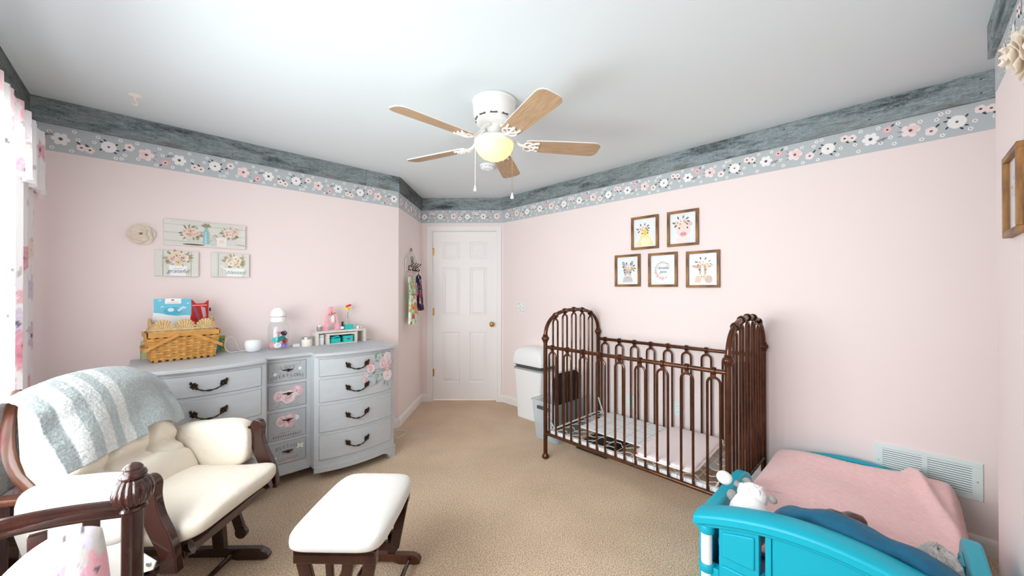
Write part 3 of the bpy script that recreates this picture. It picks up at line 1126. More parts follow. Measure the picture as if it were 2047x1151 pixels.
def art_pig(P):
    pk, pk2 = rgb(240, 222, 218), rgb(236, 200, 200)
    P.ell(-.048, .026, .022, .016, pk2, 1, rot=.6)
    P.ell(.056, .032, .022, .016, pk2, 1, rot=-.6)
    P.ell(.002, -.092, .056, .030, rgb(244, 230, 226), 1)
    P.ell(.004, -.010, .056, .062, pk, 2)
    P.ell(.004, -.046, .026, .018, rgb(232, 172, 178), 3)
    for x in (-.006, .014):
        P.ell(x, -.046, .004, .006, rgb(150, 90, 100), 4, 8)
    for x in (-.026, .036):
        P.ell(x, .002, .005, .007, rgb(40, 34, 30), 4, 10)
    crown(P, -.014, .050, 1.1, .15)

def art_donkey(P):
    g, g2, g3 = rgb(206, 202, 198), rgb(190, 188, 186), rgb(150, 176, 184)
    P.poly([(-.048, -.121 + .02), (-.040, -.070), (-.034, -.055), (.036, -.055), (.044, -.075), (.050, -.101)], g, 1)
    for s in (-1, 1):
        P.poly([(s * .016, .038), (s * .034, .030), (s * .050, .060), (s * .050, .078), (s * .040, .082), (s * .024, .060)], g2, 1)
        P.poly([(s * .024, .040), (s * .034, .040), (s * .045, .064), (s * .042, .074)], g3, 2)
        P.line([(s * .016, .038), (s * .026, .062), (s * .042, .083), (s * .051, .076), (s * .050, .058), (s * .036, .032)], .0022, rgb(70, 76, 84), 3)
    P.poly([(-.038, .044), (0, .054), (.038, .044), (.042, .010), (.032, -.030), (.022, -.062), (0, -.074), (-.022, -.062), (-.032, -.030), (-.042, .010)], g2, 4)
    P.ell(0, -.050, .022, .024, rgb(228, 224, 220), 5)
    P.line([(-.012, -.062), (0, -.068), (.012, -.062)], .003, rgb(70, 66, 66), 6)
    for s in (-1, 1):
        P.ell(s * .006, -.058, .003, .004, rgb(60, 56, 56), 6, 8)
        P.ell(s * .028, -.016, .006, .005, rgb(40, 38, 40), 6, 10)
    crown(P, .012, .026, 1.05, -.1)

def art_wreath(P):
    for i in range(30):
        a = .6 + 4.6 * i / 29
        x, y = .062 * cos(a), .066 * sin(a) - .004
        P.leaf(x, y, .016, .007, a + (1.2 if i % 2 else 2.2), (rgb(150, 165, 140), rgb(110, 116, 120), rgb(190, 170, 140))[i % 3], 1)
    for a, r, c in ((3.9, .018, PK), (4.3, .020, BL), (4.7, .018, PK), (5.15, .015, BL), (1.25, .011, PK), (.6, .012, BL), (2.4, .009, PK), (3.4, .012, rgb(240, 206, 170))):
        x, y = .062 * cos(a), .066 * sin(a) - .004
        P.petals(x, y, r, c, 5, 3, .2)
        P.ell(x, y, r * .22, r * .22, rgb(90, 60, 66), 5, 6)
    P.text('Amelia', .002, .006, .034, rgb(92, 98, 110), 6, .35)
    P.text('Jane', .002, -.026, .034, rgb(92, 98, 110), 6, .35)

def art_cow(P):
    br, br2 = rgb(198, 164, 140), rgb(176, 140, 116)
    P.poly([(-.058, -.121 + .02), (-.056, -.070), (-.040, -.050), (.036, -.044), (.056, -.070), (.060, -.101)], rgb(222, 196, 170), 1)
    P.ell(.044, -.078, .026, .032, br2, 2)
    P.ell(0, -.092, .016, .018, rgb(246, 240, 234), 3)
    for s in (-1, 1):
        P.poly([(s * .024, .018), (s * .060, .034), (s * .086, .028), (s * .064, .014), (s * .028, .006)], br, 1)
    P.poly([(-.030, .030), (0, .040), (.030, .030), (.032, .0), (.022, -.040), (.014, -.066), (-.014, -.066), (-.022, -.040), (-.032, 0)], br, 4)
    P.poly([(-.010, .036), (.004, .038), (.008, .0), (.010, -.040), (-.012, -.040), (-.012, 0)], rgb(246, 238, 230), 5)
    P.ell(0, -.056, .024, .020, rgb(238, 214, 204), 6)
    for s in (-1, 1):
        P.ell(s * .009, -.056, .004, .005, rgb(120, 80, 76), 7, 8)
        P.ell(s * .022, -.004, .005, .006, rgb(40, 34, 32), 7, 10)
    crown(P, .004, .048, 1.0, -.15)

picture('framed watercolour chick with a flower crown in a rustic brown frame', RW(1.516, 1.826), art_chick, 'rustic framed prints above the crib')
picture('framed watercolour pig with a flower crown in a rustic brown frame', RW(1.199, 1.827), art_pig, 'rustic framed prints above the crib')
picture('framed watercolour donkey with a flower crown in a rustic brown frame', RW(1.677, 1.508), art_donkey, 'rustic framed prints above the crib')
picture('framed flower wreath around a handwritten name in a rustic brown frame', RW(1.361, 1.503), art_wreath, 'rustic framed prints above the crib')
picture('framed watercolour cow with a flower crown in a rustic brown frame', RW(1.050, 1.496), art_cow, 'rustic framed prints above the crib')

def art_bunny(P):
    P.ell(0, -.070, .040, .040, rgb(222, 214, 206), 1)
    P.ell(0, -.010, .034, .036, rgb(228, 218, 210), 2)
    for s in (-1, 1):
        P.ell(s * .016, .046, .010, .034, rgb(226, 214, 206), 1, rot=-s * .15)
        P.ell(s * .014, -.006, .004, .005, rgb(50, 44, 42), 4, 8)
    crown(P, 0, .022, .9)
NW = lambda x, z, off=0: wall_frame((x, YN), (-1, 0), z, off)
picture('rustic framed print hanging alone on the wall beside the teal bed', NW(2.062, 1.660), art_bunny)

# cream paper flowers
def paper_rose(label, Mx, R, seed, group=None):
    t = thing('paper_rose', label, 'paper flower', Mx=Mx, group=group)
    rd = random.Random(seed)
    MB().lathe([(R * .3, 0), (R * .3, .012), (0, .012)], 12).build('backing', 'paperrose', t)
    layers = ((6, 1.0, .004, .95), (5, .82, .012, .8), (5, .64, .020, .62), (4, .46, .028, .48), (4, .30, .034, .34))
    for li, (n, rr, z, wd) in enumerate(layers):
        for i in range(n):
            a = 2 * pi * (i + .5 * (li % 2)) / n + rd.uniform(-.1, .1)
            def pt(u, v, a=a, rr=rr, z=z, wd=wd, n=n):
                r = R * rr * (.15 + .85 * u)
                w2 = (v - .5) * 2
                half = R * rr * .62 * sin(pi * (.18 + .62 * u))
                q = r * (1 - .12 * w2 * w2 * u)
                lift = z + R * (.10 * u + .22 * max(0, u - .6) * (0.4 + .6 * abs(w2)) + .06 * w2 * (1 - li * .1))
                x, y = q, half * w2
                return (x * cos(a) - y * sin(a), x * sin(a) + y * cos(a), lift + .04 * R * li)
            MB().slab(6, 6, pt, lambda u, v: (0, 0, -.0012)).build('petal', 'paperrose', t, smooth=60)
    sp = [(R * .17 * (1 - k / 40) * cos(k * .55), R * .17 * (1 - k / 40) * sin(k * .55), .046 + R * .12 + .0004 * k) for k in range(38)]
    q = MB()
    for k in range(37):
        p0, p1 = Vector(sp[k]), Vector(sp[k + 1])
        q.add([p0 - Vector((0, 0, .018)), p1 - Vector((0, 0, .018)), p1, p0], [(0, 1, 2, 3)])
    q.build('curled_centre', 'paperrose', t, smooth=60, recalc=False)
    return t
LW = lambda x, z, off=0: wall_frame((x, YL), (1, 0), z, off)
paper_rose('cream paper rose pinned on the wall beside the long canvas', LW(-.050, 1.696), .070, 2)
paper_rose('cream paper flower on the wall above the lone framed print', NW(1.80, 2.02), .095, 5)

# canvas prints over the dresser
def canvas(label, Mx, w_, h_, art, vert):
    t = thing('canvas_print', label, 'wall art', Mx=Mx, group='canvas prints over the dresser')
    MB().box(-w_ / 2, w_ / 2, -h_ / 2, h_ / 2, .002, .018).build('board', 'canvas', t, smooth=0, bevel=.001)
    P = Print()
    P.rect(-w_ / 2 + .001, w_ / 2 - .001, -h_ / 2 + .001, h_ / 2 - .001, rgb(226, 226, 218), 0)
    rd = random.Random(int(w_ * 1000))
    for i in range(46):
        x, y = rd.uniform(-w_ / 2 + .03, w_ / 2 - .03), rd.uniform(-h_ / 2 + .008, h_ / 2 - .008)
        c = rgb(*[int(k + rd.uniform(-8, 6)) for k in (222, 222, 212)])
        if vert:
            P.rect(x - .003, x + .003, max(-h_ / 2 + .002, y - .04), min(h_ / 2 - .002, y + .04), c, 1)
        else:
            P.rect(max(-w_ / 2 + .002, x - .06), min(w_ / 2 - .002, x + .06), y - .002, y + .002, c, 1)
    for k in (-.32, 0, .32):
        if vert:
            P.rect(w_ * k - .0012, w_ * k + .0012, -h_ / 2 + .002, h_ / 2 - .002, rgb(150, 146, 136), 2)
        else:
            P.rect(-w_ / 2 + .002, w_ / 2 - .002, h_ * k - .0010, h_ * k + .0010, rgb(176, 178, 170), 2)
    art(P)
    o = P.build('art_print', t)
    o.location = (0, 0, .018)

def art_long(P):
    lf = (rgb(156, 150, 120), rgb(172, 172, 146), rgb(140, 130, 104))
    P.ell(-.070, -.074, .060, .006, rgb(110, 104, 94), 3)
    P.poly([(-.112, -.030), (-.100, -.062), (-.050, -.062), (-.038, -.030)], rgb(212, 214, 200), 3)
    P.bouquet(-.085, .006, .062, (rgb(236, 208, 196), rgb(240, 220, 208), rgb(232, 196, 182)), lf, 4, 7, 4)
    P.poly([(-.022, -.066), (-.020, .020), (-.012, .034), (-.012, .050), (.004, .050), (.004, .034), (.012, .020), (.014, -.066)], rgb(150, 196, 202), 9)
    P.poly([(-.012, -.060), (-.010, .014), (-.004, .022), (-.002, -.060)], rgb(190, 222, 224), 10)
    for i in range(9):
        P.leaf(-.004, .050, .035, .008, .4 + i * .28, lf[i % 3], 10)
    P.bouquet(.034, -.022, .032, (rgb(222, 218, 198), rgb(228, 222, 206)), (rgb(170, 170, 150),), 4, 6, 8)
    P.poly([(.012, -.052), (.020, -.076), (.050, -.076), (.056, -.052)], rgb(206, 216, 214), 9)
    P.poly([(.052, -.014), (.056, -.076), (.110, -.076), (.112, -.012)], rgb(238, 236, 230), 9)
    P.petals(.082, -.042, .016, rgb(240, 222, 212), 5, 10, .2)
    P.bouquet(.135, .022, .056, (rgb(240, 216, 200), rgb(236, 202, 184), rgb(244, 226, 214)), lf, 11, 7, 9)
    P.poly([(.112, -.036), (.118, -.070), (.162, -.070), (.170, -.036)], rgb(220, 220, 214), 10)
    for k in range(5):
        P.line([(.160 + k * .012, -.052 - .002 * k), (.178 + k * .012, -.058 - .002 * k)], .002, rgb(150, 150, 140), 9)
def art_grateful(P):
    lf = (rgb(172, 168, 140), rgb(186, 184, 156), rgb(156, 148, 122))
    P.poly([(-.042, -.014), (-.036, -.082), (.044, -.082), (.050, -.014)], rgb(246, 246, 244), 3)
    P.bouquet(.004, .034, .070, (rgb(244, 226, 216), rgb(236, 204, 188), rgb(246, 240, 232), rgb(240, 214, 176)), lf, 4, 9, 12, .6)
    P.scribble(.004, -.036, .045, .007, rgb(140, 142, 146), 10, 8)
    P.text('grateful', .004, -.062, .036, rgb(126, 140, 150), 10, .4)
def art_blessed(P):
    lf = (rgb(160, 156, 126), rgb(182, 176, 146))
    P.poly([(-.030, -.022), (-.020, -.082), (.070, -.082), (.080, -.022)], rgb(246, 247, 244), 3)
    P.line([(-.030, -.030), (-.062, -.006)], .007, rgb(244, 244, 240), 3)
    P.bouquet(.020, .026, .066, (rgb(240, 210, 192), rgb(246, 230, 200), rgb(246, 240, 230)), lf, 4, 8, 15, .6)
    P.text('blessed', .030, -.064, .038, rgb(150, 172, 176), 10, .4)
canvas('long canvas print of flowers in jars beside the paper rose', LW(.281, 1.725), .448, .174, art_long, False)
canvas('small canvas print with the word grateful under flowers', LW(.126, 1.516), .222, .172, art_grateful, True)
canvas('small canvas print with the word blessed under flowers', LW(.417, 1.518), .224, .172, art_blessed, True)

# ------------------------------------------------------------------ closet wall: hook rack and two little dresses
CW = lambda s, z, off=0: wall_frame((OC[0] + S * s, OC[1] + S * s), (S, S), z, off)
hr = thing('hook_rack', 'cream scalloped wooden hook rack with a crown motif on the short wall', 'hook rack', Mx=CW(.40, 1.56))
poly = [(-.215, -.03), (.215, -.03), (.215, .06)] + arc(.165, .075, .05, .045, 0, pi / 2, 5) + arc(.10, .12, .04, .04, 0, pi / 2, 4) + arc(0, .16, .075, .035, 0, pi, 8) + arc(-.10, .12, .04, .04, pi / 2, pi, 4) + arc(-.165, .075, .05, .045, pi / 2, pi, 5) + [(-.215, .06)]
MB().prism(poly, .002, .018).build('board', 'distress', hr, smooth=0, bevel=.002)
MB().tube([(-.03, .18, .010), (-.02, .215, .010), (0, .232, .010), (.02, .215, .010), (.03, .18, .010)], .004, 6).build('hanging_loop', 'frame', hr)
P = Print()
for i in range(7):
    a = .5 + i * .36
    P.line([(0, .068), (.060 * cos(a), .075 + .060 * sin(a))], .005, rgb(66, 60, 54), 1)
    P.ell(.062 * cos(a), .075 + .062 * sin(a), .008, .008, rgb(66, 60, 54), 1, 8)
P.line([(-.05, .066), (0, .056), (.05, .066)], .007, rgb(66, 60, 54), 1)
o = P.build('crown_motif', hr)
o.location = (0, 0, .018)
for i in range(4):
    x = -.125 + i * .09
    q = MB()
    q.box(x - .010, x + .010, -.016, .034, .018, .022)
    q.tube([(x, .028, .020), (x, .034, .040), (x, .052, .066), (x, .068, .076)], [.005, .005, .0045, .006], 7)
    q.tube([(x, -.004, .020), (x, -.014, .040), (x, -.008, .058), (x, .008, .062)], [.005, .005, .0045, .006], 7)
    q.build('coat_hook', 'black', hr)

def dress(label, Mx, wtop, wbot, Ht, paint, depth, group, hanger):
    """a sleeveless girl's dress hanging from its hanger: hollow pleated skirt, bodice, straps"""
    t = thing('dress', label, 'dress', Mx=Mx, group=group)
    def front(u, v):
        ang = 2 * pi * u
        y = -Ht * v
        waist = .36
        if v < waist:
            k = v / waist
            wd = wtop * (.62 + .38 * min(1, k * 2.2)) * (1 - .06 * k)
            pl = 0
        else:
            k = (v - waist) / (1 - waist)
            wd = wtop * .92 + (wbot - wtop * .92) * k ** .7
            pl = .10 * k
        q = 1 + pl * cos(9 * ang) + .5 * pl * cos(5 * ang + 1)
        x = wd / 2 * cos(ang)
        z = depth / 2 * (1 + sin(ang)) * (.55 + .45 * v) * q
        dip = .0
        if v == 0:
            dip = -.035 * (1 - abs(cos(ang))) if sin(ang) > 0 else -.01
        return (x, y + dip, z + .006)
    b = MB().surf(72, 40, front, closeu=True, col=paint)
    b.build('body', 'cloth_print', t, smooth=180, recalc=True)
    q = MB()
    for s_ in (-1, 1):
        q.tube([(s_ * wtop * .30, -.012, depth * .30), (s_ * wtop * .33, .022, depth * .30), (s_ * wtop * .40, .006, depth * .3), (s_ * wtop * .50, -.05, depth * .28)], [.016, .018, .020, .010], 8, flat=(1, .6))
    q.build('sleeve', 'cloth_plain_' + hanger, t)
    sash = MB()
    wy = -Ht * .36
    pth = [(wtop * .475 * cos(a), wy, depth / 2 * (1 + sin(a)) * .72 + .007) for a in [2 * pi * i / 28 for i in range(28)]]
    sash.tube(pth, .007, 6, closed=True, flat=(.5, 1))
    sash.build('waistband', 'sash_' + hanger, t)
    h = MB()
    zc = depth * .28
    h.tube([(-wtop * .42, -.015, zc), (0, .050, zc), (wtop * .42, -.015, zc)], .004, 6)
    h.tube([(0, .048, zc), (0, .085, zc), (.010, .108, zc - .004), (.0, .124, zc - .012), (-.012, .114, zc - .012)], .003, 6)
    h.build('hanger', 'pinkp' if hanger == 'mint' else 'black', t)
    return t
M['cloth_plain_mint'] = mat('mint_cotton', rgb(206, 226, 208), .9)
M['cloth_plain_navy'] = mat('navy_cotton', rgb(40, 38, 66), .9)
M['sash_mint'] = mat('pink_ribbon', rgb(214, 70, 96), .6)
M['sash_navy'] = mat('navy_ribbon', rgb(48, 44, 70), .6)
def scatter(seed, base, spots, R, au=1, av=1):
    rd = random.Random(seed)
    pts = [(rd.random() * au, rd.random() * av, R * rd.uniform(.6, 1.3), rd.choice(spots)) for _ in range(130)]
    def f(u, v):
        c = base
        for (a, b_, r, cc) in pts:
            du = abs(u * au - a)
            du = min(du, au - du)
            if du * du + (v * av - b_) ** 2 < r * r:
                c = cc
        return c
    return f
dress('mint green floral print girl dress with pink waistband hanging on the rack', CW(.255, 1.46, .034), .20, .30, .47,
      scatter(5, rgb(206, 230, 208), [rgb(120, 190, 130), rgb(226, 150, 80), rgb(240, 240, 232), rgb(200, 90, 70), rgb(150, 210, 160)], .022, .55, .47), .07, 'dresses on the hook rack', 'mint')
dress('navy girl dress with pink and white flowers hanging on the rack', CW(.545, 1.47, .034), .17, .22, .36,
      scatter(9, rgb(38, 36, 64), [rgb(200, 60, 84), rgb(232, 226, 228), rgb(216, 130, 150), rgb(60, 60, 96)], .016, .5, .40), .06, 'dresses on the hook rack', 'navy')

# ------------------------------------------------------------------ dresser
DT = .892          # top surface
DX0, DX1, DX2, DX3 = -.075, .535, .82, 1.415
DYB = 3.395
def fy(x, e=0.0):
    """y of the front at x: two bowed wings either side of a flat recessed middle"""
    if x <= DX1:
        t = (x - DX0) / (DX1 - DX0)
        return 2.848 - .058 * sin(pi * min(max(t, 0), 1)) ** .8 - .010 * t - e
    if x >= DX2:
        t = (x - DX2) / (DX3 - DX2)
        return 2.848 - .058 * sin(pi * min(max(t, 0), 1)) ** .8 - .010 * (1 - t) - e
    return 2.930 - e
def fline(xa, xb, e=0.0, n=14):
    return [(xa + (xb - xa) * i / n, fy(min(max(xa + (xb - xa) * i / n, xa + 1e-4), xb - 1e-4), e)) for i in range(n + 1)]

dr = thing('dresser', 'pale grey serpentine twelve drawer dresser with painted roses', 'dresser', (0, 0, 0))
# carcass
b = MB()
pl = fline(DX0, DX1, -.012) + fline(DX1 + .0005, DX2 - .0005, -.012, 2) + fline(DX2, DX3, -.012)
b.prism([(DX0, DYB)] + pl + [(DX3, DYB)], .085, DT - .030)
b.build('carcass', 'paintgrey', dr, smooth=25)
# face frame: stiles between the drawers
ST = ((DX0, DX0 + .03), (DX1 - .028, DX1), (DX1 + .0005, DX1 + .026), (DX2 - .026, DX2 - .0005), (DX2, DX2 + .028), (DX3 - .03, DX3))
for xa, xb in ST:
    fr_ = [(x, y) for x, y in fline(xa, xb, 0, 3)]
    MB().prism([(xa, fy(xa + 1e-4) + .02)] + fr_ + [(xb, fy(xb - 1e-4) + .02)], .085, DT - .030).build('stile', 'paintgrey', dr, smooth=25)
wing_rows = ((.145, .315), (.337, .524), (.547, .708), (.728, .850))
mid_rows = ((.150, .300), (.318, .508), (.530, .690), (.712, .846))
for xa, xb, rows in ((DX0 + .03, DX1 - .028, wing_rows), (DX1 + .026, DX2 - .026, mid_rows), (DX2 + .028, DX3 - .03, wing_rows)):
    zz = [.085] + [z for r in rows for z in r] + [DT - .030]
    for i in range(0, len(zz), 2):
        MB().prism([(xa, fy(xa + 1e-4) + .02)] + fline(xa, xb, -.0005, 10) + [(xb, fy(xb - 1e-4) + .02)], zz[i], zz[i + 1]).build('rail', 'paintgrey', dr, smooth=25)
# top with an overhang and a moulded edge
for z0, z1, e in ((DT - .030, DT - .020, .008), (DT - .020, DT, .020)):
    pl = [(DX0 - e, DYB)] + [(DX0 - e, fy(DX0 + .001, e))] + fline(DX0, DX1, e)[1:] + fline(DX1 + .0005, DX2 - .0005, e, 2) + fline(DX2, DX3, e)[:-1] + [(DX3 + e, fy(DX3 - .001, e)), (DX3 + e, DYB)]
    MB().prism(pl, z0, z1).build('top_moulding' if z0 < DT - .025 else 'top', 'paintgrey', dr, smooth=25, bevel=.003)
# base skirt and bracket feet
for xa, xb in ((DX0, DX1), (DX2, DX3)):
    n = 16
    o_l = fline(xa, xb, .010, n)
    i_l = fline(xa, xb, -.012, n)
    vs, fs = [], []
    for i in range(n + 1):
        t = i / n
        out = (1 - t) if xa == DX0 else t
        lift = .062 if out < .86 else .062 * max(0, (.93 - out) / .07)
        for (x, y) in (o_l[i], i_l[i]):
            vs += [(x, y, lift), (x, y, .100)]
    for i in range(n):
        a, c = i * 4, i * 4 + 4
        fs += [(a, c, c + 1, a + 1), (a + 2, a + 3, c + 3, c + 2), (a + 1, c + 1, c + 3, a + 3), (a, a + 2, c + 2, c)]
    fs += [(0, 1, 3, 2), (n * 4, n * 4 + 2, n * 4 + 3, n * 4 + 1)]
    MB().add(vs, fs).build('skirt', 'paintgrey', dr, smooth=25)
MB().box(DX1, DX2, fy(.6) - .004, fy(.6) + .012, .075, .100).build('skirt', 'paintgrey', dr, smooth=0)
for xa, s_ in ((DX0, 1), (DX3, -1)):
    q = MB().box(min(xa - .008 * s_, xa + .05 * s_), max(xa - .008 * s_, xa + .05 * s_), fy(xa + s_ * .001) - .008, fy(xa) + .06, 0, .10)
    q.box(min(xa - .008 * s_, xa + .02 * s_), max(xa - .008 * s_, xa + .02 * s_), fy(xa) + .06, DYB, .03, .10)
    q.box(min(xa - .008 * s_, xa + .05 * s_), max(xa - .008 * s_, xa + .05 * s_), DYB - .06, DYB, 0, .10)
    q.build('foot', 'paintgrey', dr, smooth=0, bevel=.003)

def bail_handle(par, loc, ang, wd=.135):
    q = MB()
    for s_ in (-1, 1):
        cx = s_ * wd / 2
        for k in range(6):
            a = 2 * pi * k / 6 + .3
            q.ell((cx + .012 * cos(a), -.006, .012 * sin(a)), (.0072, .004, .0072), 8, 5)
        q.ell((cx, -.010, 0), (.006, .006, .006), 8, 6)
        q.ell((cx + s_ * .014, -.006, .016), (.007, .004, .010), 8, 5)
        q.ell((cx - s_ * .012, -.006, -.016), (.006, .004, .009), 8, 5)
        q.tube([(cx, 0.004, 0), (cx, -.012, 0)], .006, 6)
    pth = []
    for i in range(17):
        t = -1 + 2 * i / 16
        pth.append((t * wd / 2, -.013 - .010 * (1 - t * t), -.028 * (1 - abs(t) ** 2.4) - .004))
    q.tube(pth, [.0034 + .0018 * (abs((i / 16) - .5) < .12) + .0015 * (i % 4 == 0) for i in range(17)], 7)
    o = q.build('handle', 'antique', par)
    o.location = loc
    o.rotation_euler = (0, 0, ang)
    return o

def drawer_front(xa, xb, z0, z1, n=14):
    """proud front with a fine bead around it, following the bow"""
    b = MB()
    g = .0016
    for e, ins in ((.0045, 0.0), ):
        b.prism([(xa + g, fy(xa + g) + .02)] + [(x, y) for x, y in fline(xa + g, xb - g, e, n)] + [(xb - g, fy(xb - g) + .02)], z0 + g, z1 - g)
    return b

def rose_print(P, x, y, R, c1, c2, lay=2, seed=0):
    rd = random.Random(seed)
    P.petals(x, y, R, c1, 6, lay, .12, rd.random())
    for k in range(5):
        a = 1.26 * k + rd.random()
        P.ell(x + R * .45 * cos(a), y + R * .42 * sin(a), R * .42, R * .30, c2 if k % 2 else c1, lay + 1, 12, a + 1.2)
    P.petals(x, y, R * .42, c2, 5, lay + 2, .2, .3)
    P.petals(x, y, R * .24, c1, 5, lay + 3, .2, .8)
    P.line([(x - R * .2, y + .02 * R), (x, y - .2 * R), (x + R * .25, y + .05 * R)], R * .07, rgb(206, 120, 134), lay + 4)

drawer_print = {}
def wing_paint(P):
    # x is the world x, y the world z
    c1, c2, c3 = rgb(228, 206, 208), rgb(214, 170, 178), rgb(232, 220, 220)
    lf = (rgb(150, 172, 168), rgb(128, 150, 150), rgb(170, 184, 182))
    rd = random.Random(8)
    for (x, z) in ((1.235, .815), (1.215, .685), (1.30, .835), (1.155, .815), (1.24, .655), (1.335, .63), (1.28, .70), (1.375, .735), (1.20, .80), (1.275, .79)):
        for k in range(3):
            P.leaf(x + rd.uniform(-.012, .012), z + rd.uniform(-.012, .012), .042, .015, rd.uniform(0, 6.2), lf[k], 1)
    for i, (x, z, R, a, c) in enumerate(((1.345, .815, .036, c3, rgb(206, 220, 216)), (1.310, .768, .042, c1, c2), (1.358, .770, .030, c1, c2), (1.345, .728, .030, c2, c1), (1.180, .780, .036, c2, c1), (1.200, .742, .034, c1, c2), (1.345, .670, .044, c3, c1), (1.145, .665, .019, c2, c1), (1.165, .700, .016, c1, c2))):
        rose_print(P, x, z, R, a, c, 2 + (i % 4) * 5, i)
    for k in range(5):
        P.line([(1.20 + .012 * k, .60 + .01 * k), (1.27 + .01 * k, .625 + .006 * k)], .0012, rgb(150, 146, 150), 1)

GT = rgb(146, 148, 152)
def mid_paint(P, row, xc):
    z0, z1 = mid_rows[row]
    zc = (z0 + z1) / 2
    w2 = (DX2 - DX1) / 2 - .034
    P.rect(xc - w2, xc + w2, z0 + .006, z1 - .006, rgb(178, 181, 184), 0)
    rd = random.Random(row + 40)
    for i in range(60):
        x, z = xc + rd.uniform(-w2 + .02, w2 - .02), rd.uniform(z0 + .02, z1 - .02)
        P.leaf(x, z, .016, .004, rd.uniform(0, 6.2), GT if i % 2 else rgb(172, 174, 176), 1)
    c1, c2 = rgb(228, 208, 211), rgb(214, 176, 186)
    if row == 3:
        P.arctext('LOVE', xc, zc - .20, .222, pi / 2, .11, .030, rgb(128, 128, 132))
        P.arctext('OVERFLOWS', xc, zc - .36, .322, pi / 2, .071, .032, rgb(112, 112, 118))
        for s_ in (-1, 1):
            P.petals(xc + s_ * .075, zc + .012 * s_, .012, rgb(226, 230, 230), 5, 3, .3)
    if row == 2:
        rose_print(P, xc - .050, zc + .006, .036, c1, c2, 2, 1)
        rose_print(P, xc + .055, zc + .028, .042, c2, c1, 2, 2)
        rose_print(P, xc + .004, zc - .006, .046, c1, c2, 7, 3)
        P.scribble(xc, zc - .070, .15, .014, rgb(132, 134, 140), 4, 3)
    if row == 1:
        rose_print(P, xc - .034, zc + .030, .036, c1, c2, 2, 4)
        rose_print(P, xc + .016, zc + .044, .034, c2, c1, 2, 5)
        rose_print(P, xc + .008, zc + .014, .038, c2, c1, 7, 6)
        P.ell(xc + .052, zc + .040, .020, .018, rgb(216, 228, 224), 2)
        P.scribble(xc, zc - .034, .08, .010, rgb(136, 138, 144), 4, 4)
        P.scribble(xc, zc - .052, .10, .010, rgb(136, 138, 144), 4, 5)
        for i in range(34):
            P.leaf(xc - w2 + .02 + i * (2 * w2 - .05) / 34, z0 + .016, .018, .007, 1.0 + .5 * (i % 3), rgb(128, 130, 134), 3)
    if row == 0:
        P.arctext('BLESSED', xc, zc - .20, .232, pi / 2, .088, .030, rgb(118, 118, 124))
        P.text('WITH', xc, zc - .012, .026, rgb(120, 120, 126))
        P.scribble(xc + .01, zc - .052, .14, .022, rgb(122, 122, 128), 3, 6)
        for (x, z) in ((xc + .078, zc + .026), (xc - .086, zc - .030)):
            for a in (.5, 2.4, 3.6, 5.6):
                P.leaf(x, z, .026, .017, a, rgb(232, 234, 228), 4)
        P.ell(xc + .01, z0 + .014, .030, .008, c2, 4)

for col_i, (xa, xb, rows) in enumerate(((DX0 + .03, DX1 - .028, wing_rows), (DX1 + .026, DX2 - .026, mid_rows), (DX2 + .028, DX3 - .03, wing_rows))):
    for row, (z0, z1) in enumerate(rows):
        d_ = drawer_front(xa, xb, z0, z1, 2 if col_i == 1 else 14).build('drawer', 'greyprint' if col_i == 1 else 'paintgrey', dr, smooth=25, bevel=.002)
        xc, zc = (xa + xb) / 2, (z0 + z1) / 2
        if col_i == 1:
            P = Print()
            mid_paint(P, row, xc)
            P.build('stencilled_print', d_, mapf=lambda x, y, z: (x, fy(x, .0045) - z, y))
            q = MB()
            q.lathe([(0, 0), (.006, 0), (.005, .012), (.011, .016), (.010, .021), (0, .023)], 12, Rx(pi / 2))
            for s_ in (-1, 1):
                q.ell((s_ * .016, -.003, 0), (.012, .003, .005), 8, 5)
                q.ell((s_ * .030, -.002, .002), (.006, .002, .003), 8, 5)
            ko = q.build('knob', 'antique', d_)
            ko.location = (xc, fy(xc, .0045), zc + (.010, .036, .018, .010)[row])
        else:
            hx = xc + (.012 if col_i == 0 else -.02)
            bail_handle(d_, (hx, fy(hx, .0045), zc + .004), 0)
P = Print()
wing_paint(P)
P.build('painted_roses', dr, mapf=lambda x, y, z: (x, fy(x, .0045) - z, y), off=.0018, step=.0001)

def _sup(self, c, r, e1=.5, e2=.3, nu=40, nv=20, Mx=None, mi=0, fn=None):
    """superellipsoid: a soft box"""
    def pw(x, e):
        return math.copysign(abs(x) ** e, x)
    vs, fs = [], []
    for i in range(nv + 1):
        t = -pi / 2 + pi * i / nv
        for j in range(nu):
            a = 2 * pi * j / nu
            p = [r[0] * pw(cos(t), e1) * pw(cos(a), e2), r[1] * pw(cos(t), e1) * pw(sin(a), e2), r[2] * pw(sin(t), e1)]
            if fn:
                p = fn(p)
            vs.append((c[0] + p[0], c[1] + p[1], c[2] + p[2]))
    for i in range(nv):
        for j in range(nu):
            j2 = (j + 1) % nu
            fs.append((i * nu + j, i * nu + j2, (i + 1) * nu + j2, (i + 1) * nu + j))
    return self.add(vs, fs, Mx, mi)
MB.sup = _sup

# ------------------------------------------------------------------ on the dresser
def on_dresser(name, label, cat, x, y, rz=0, z=DT, group=None):
    return thing(name, label, cat, (x, y, z), rz, group)

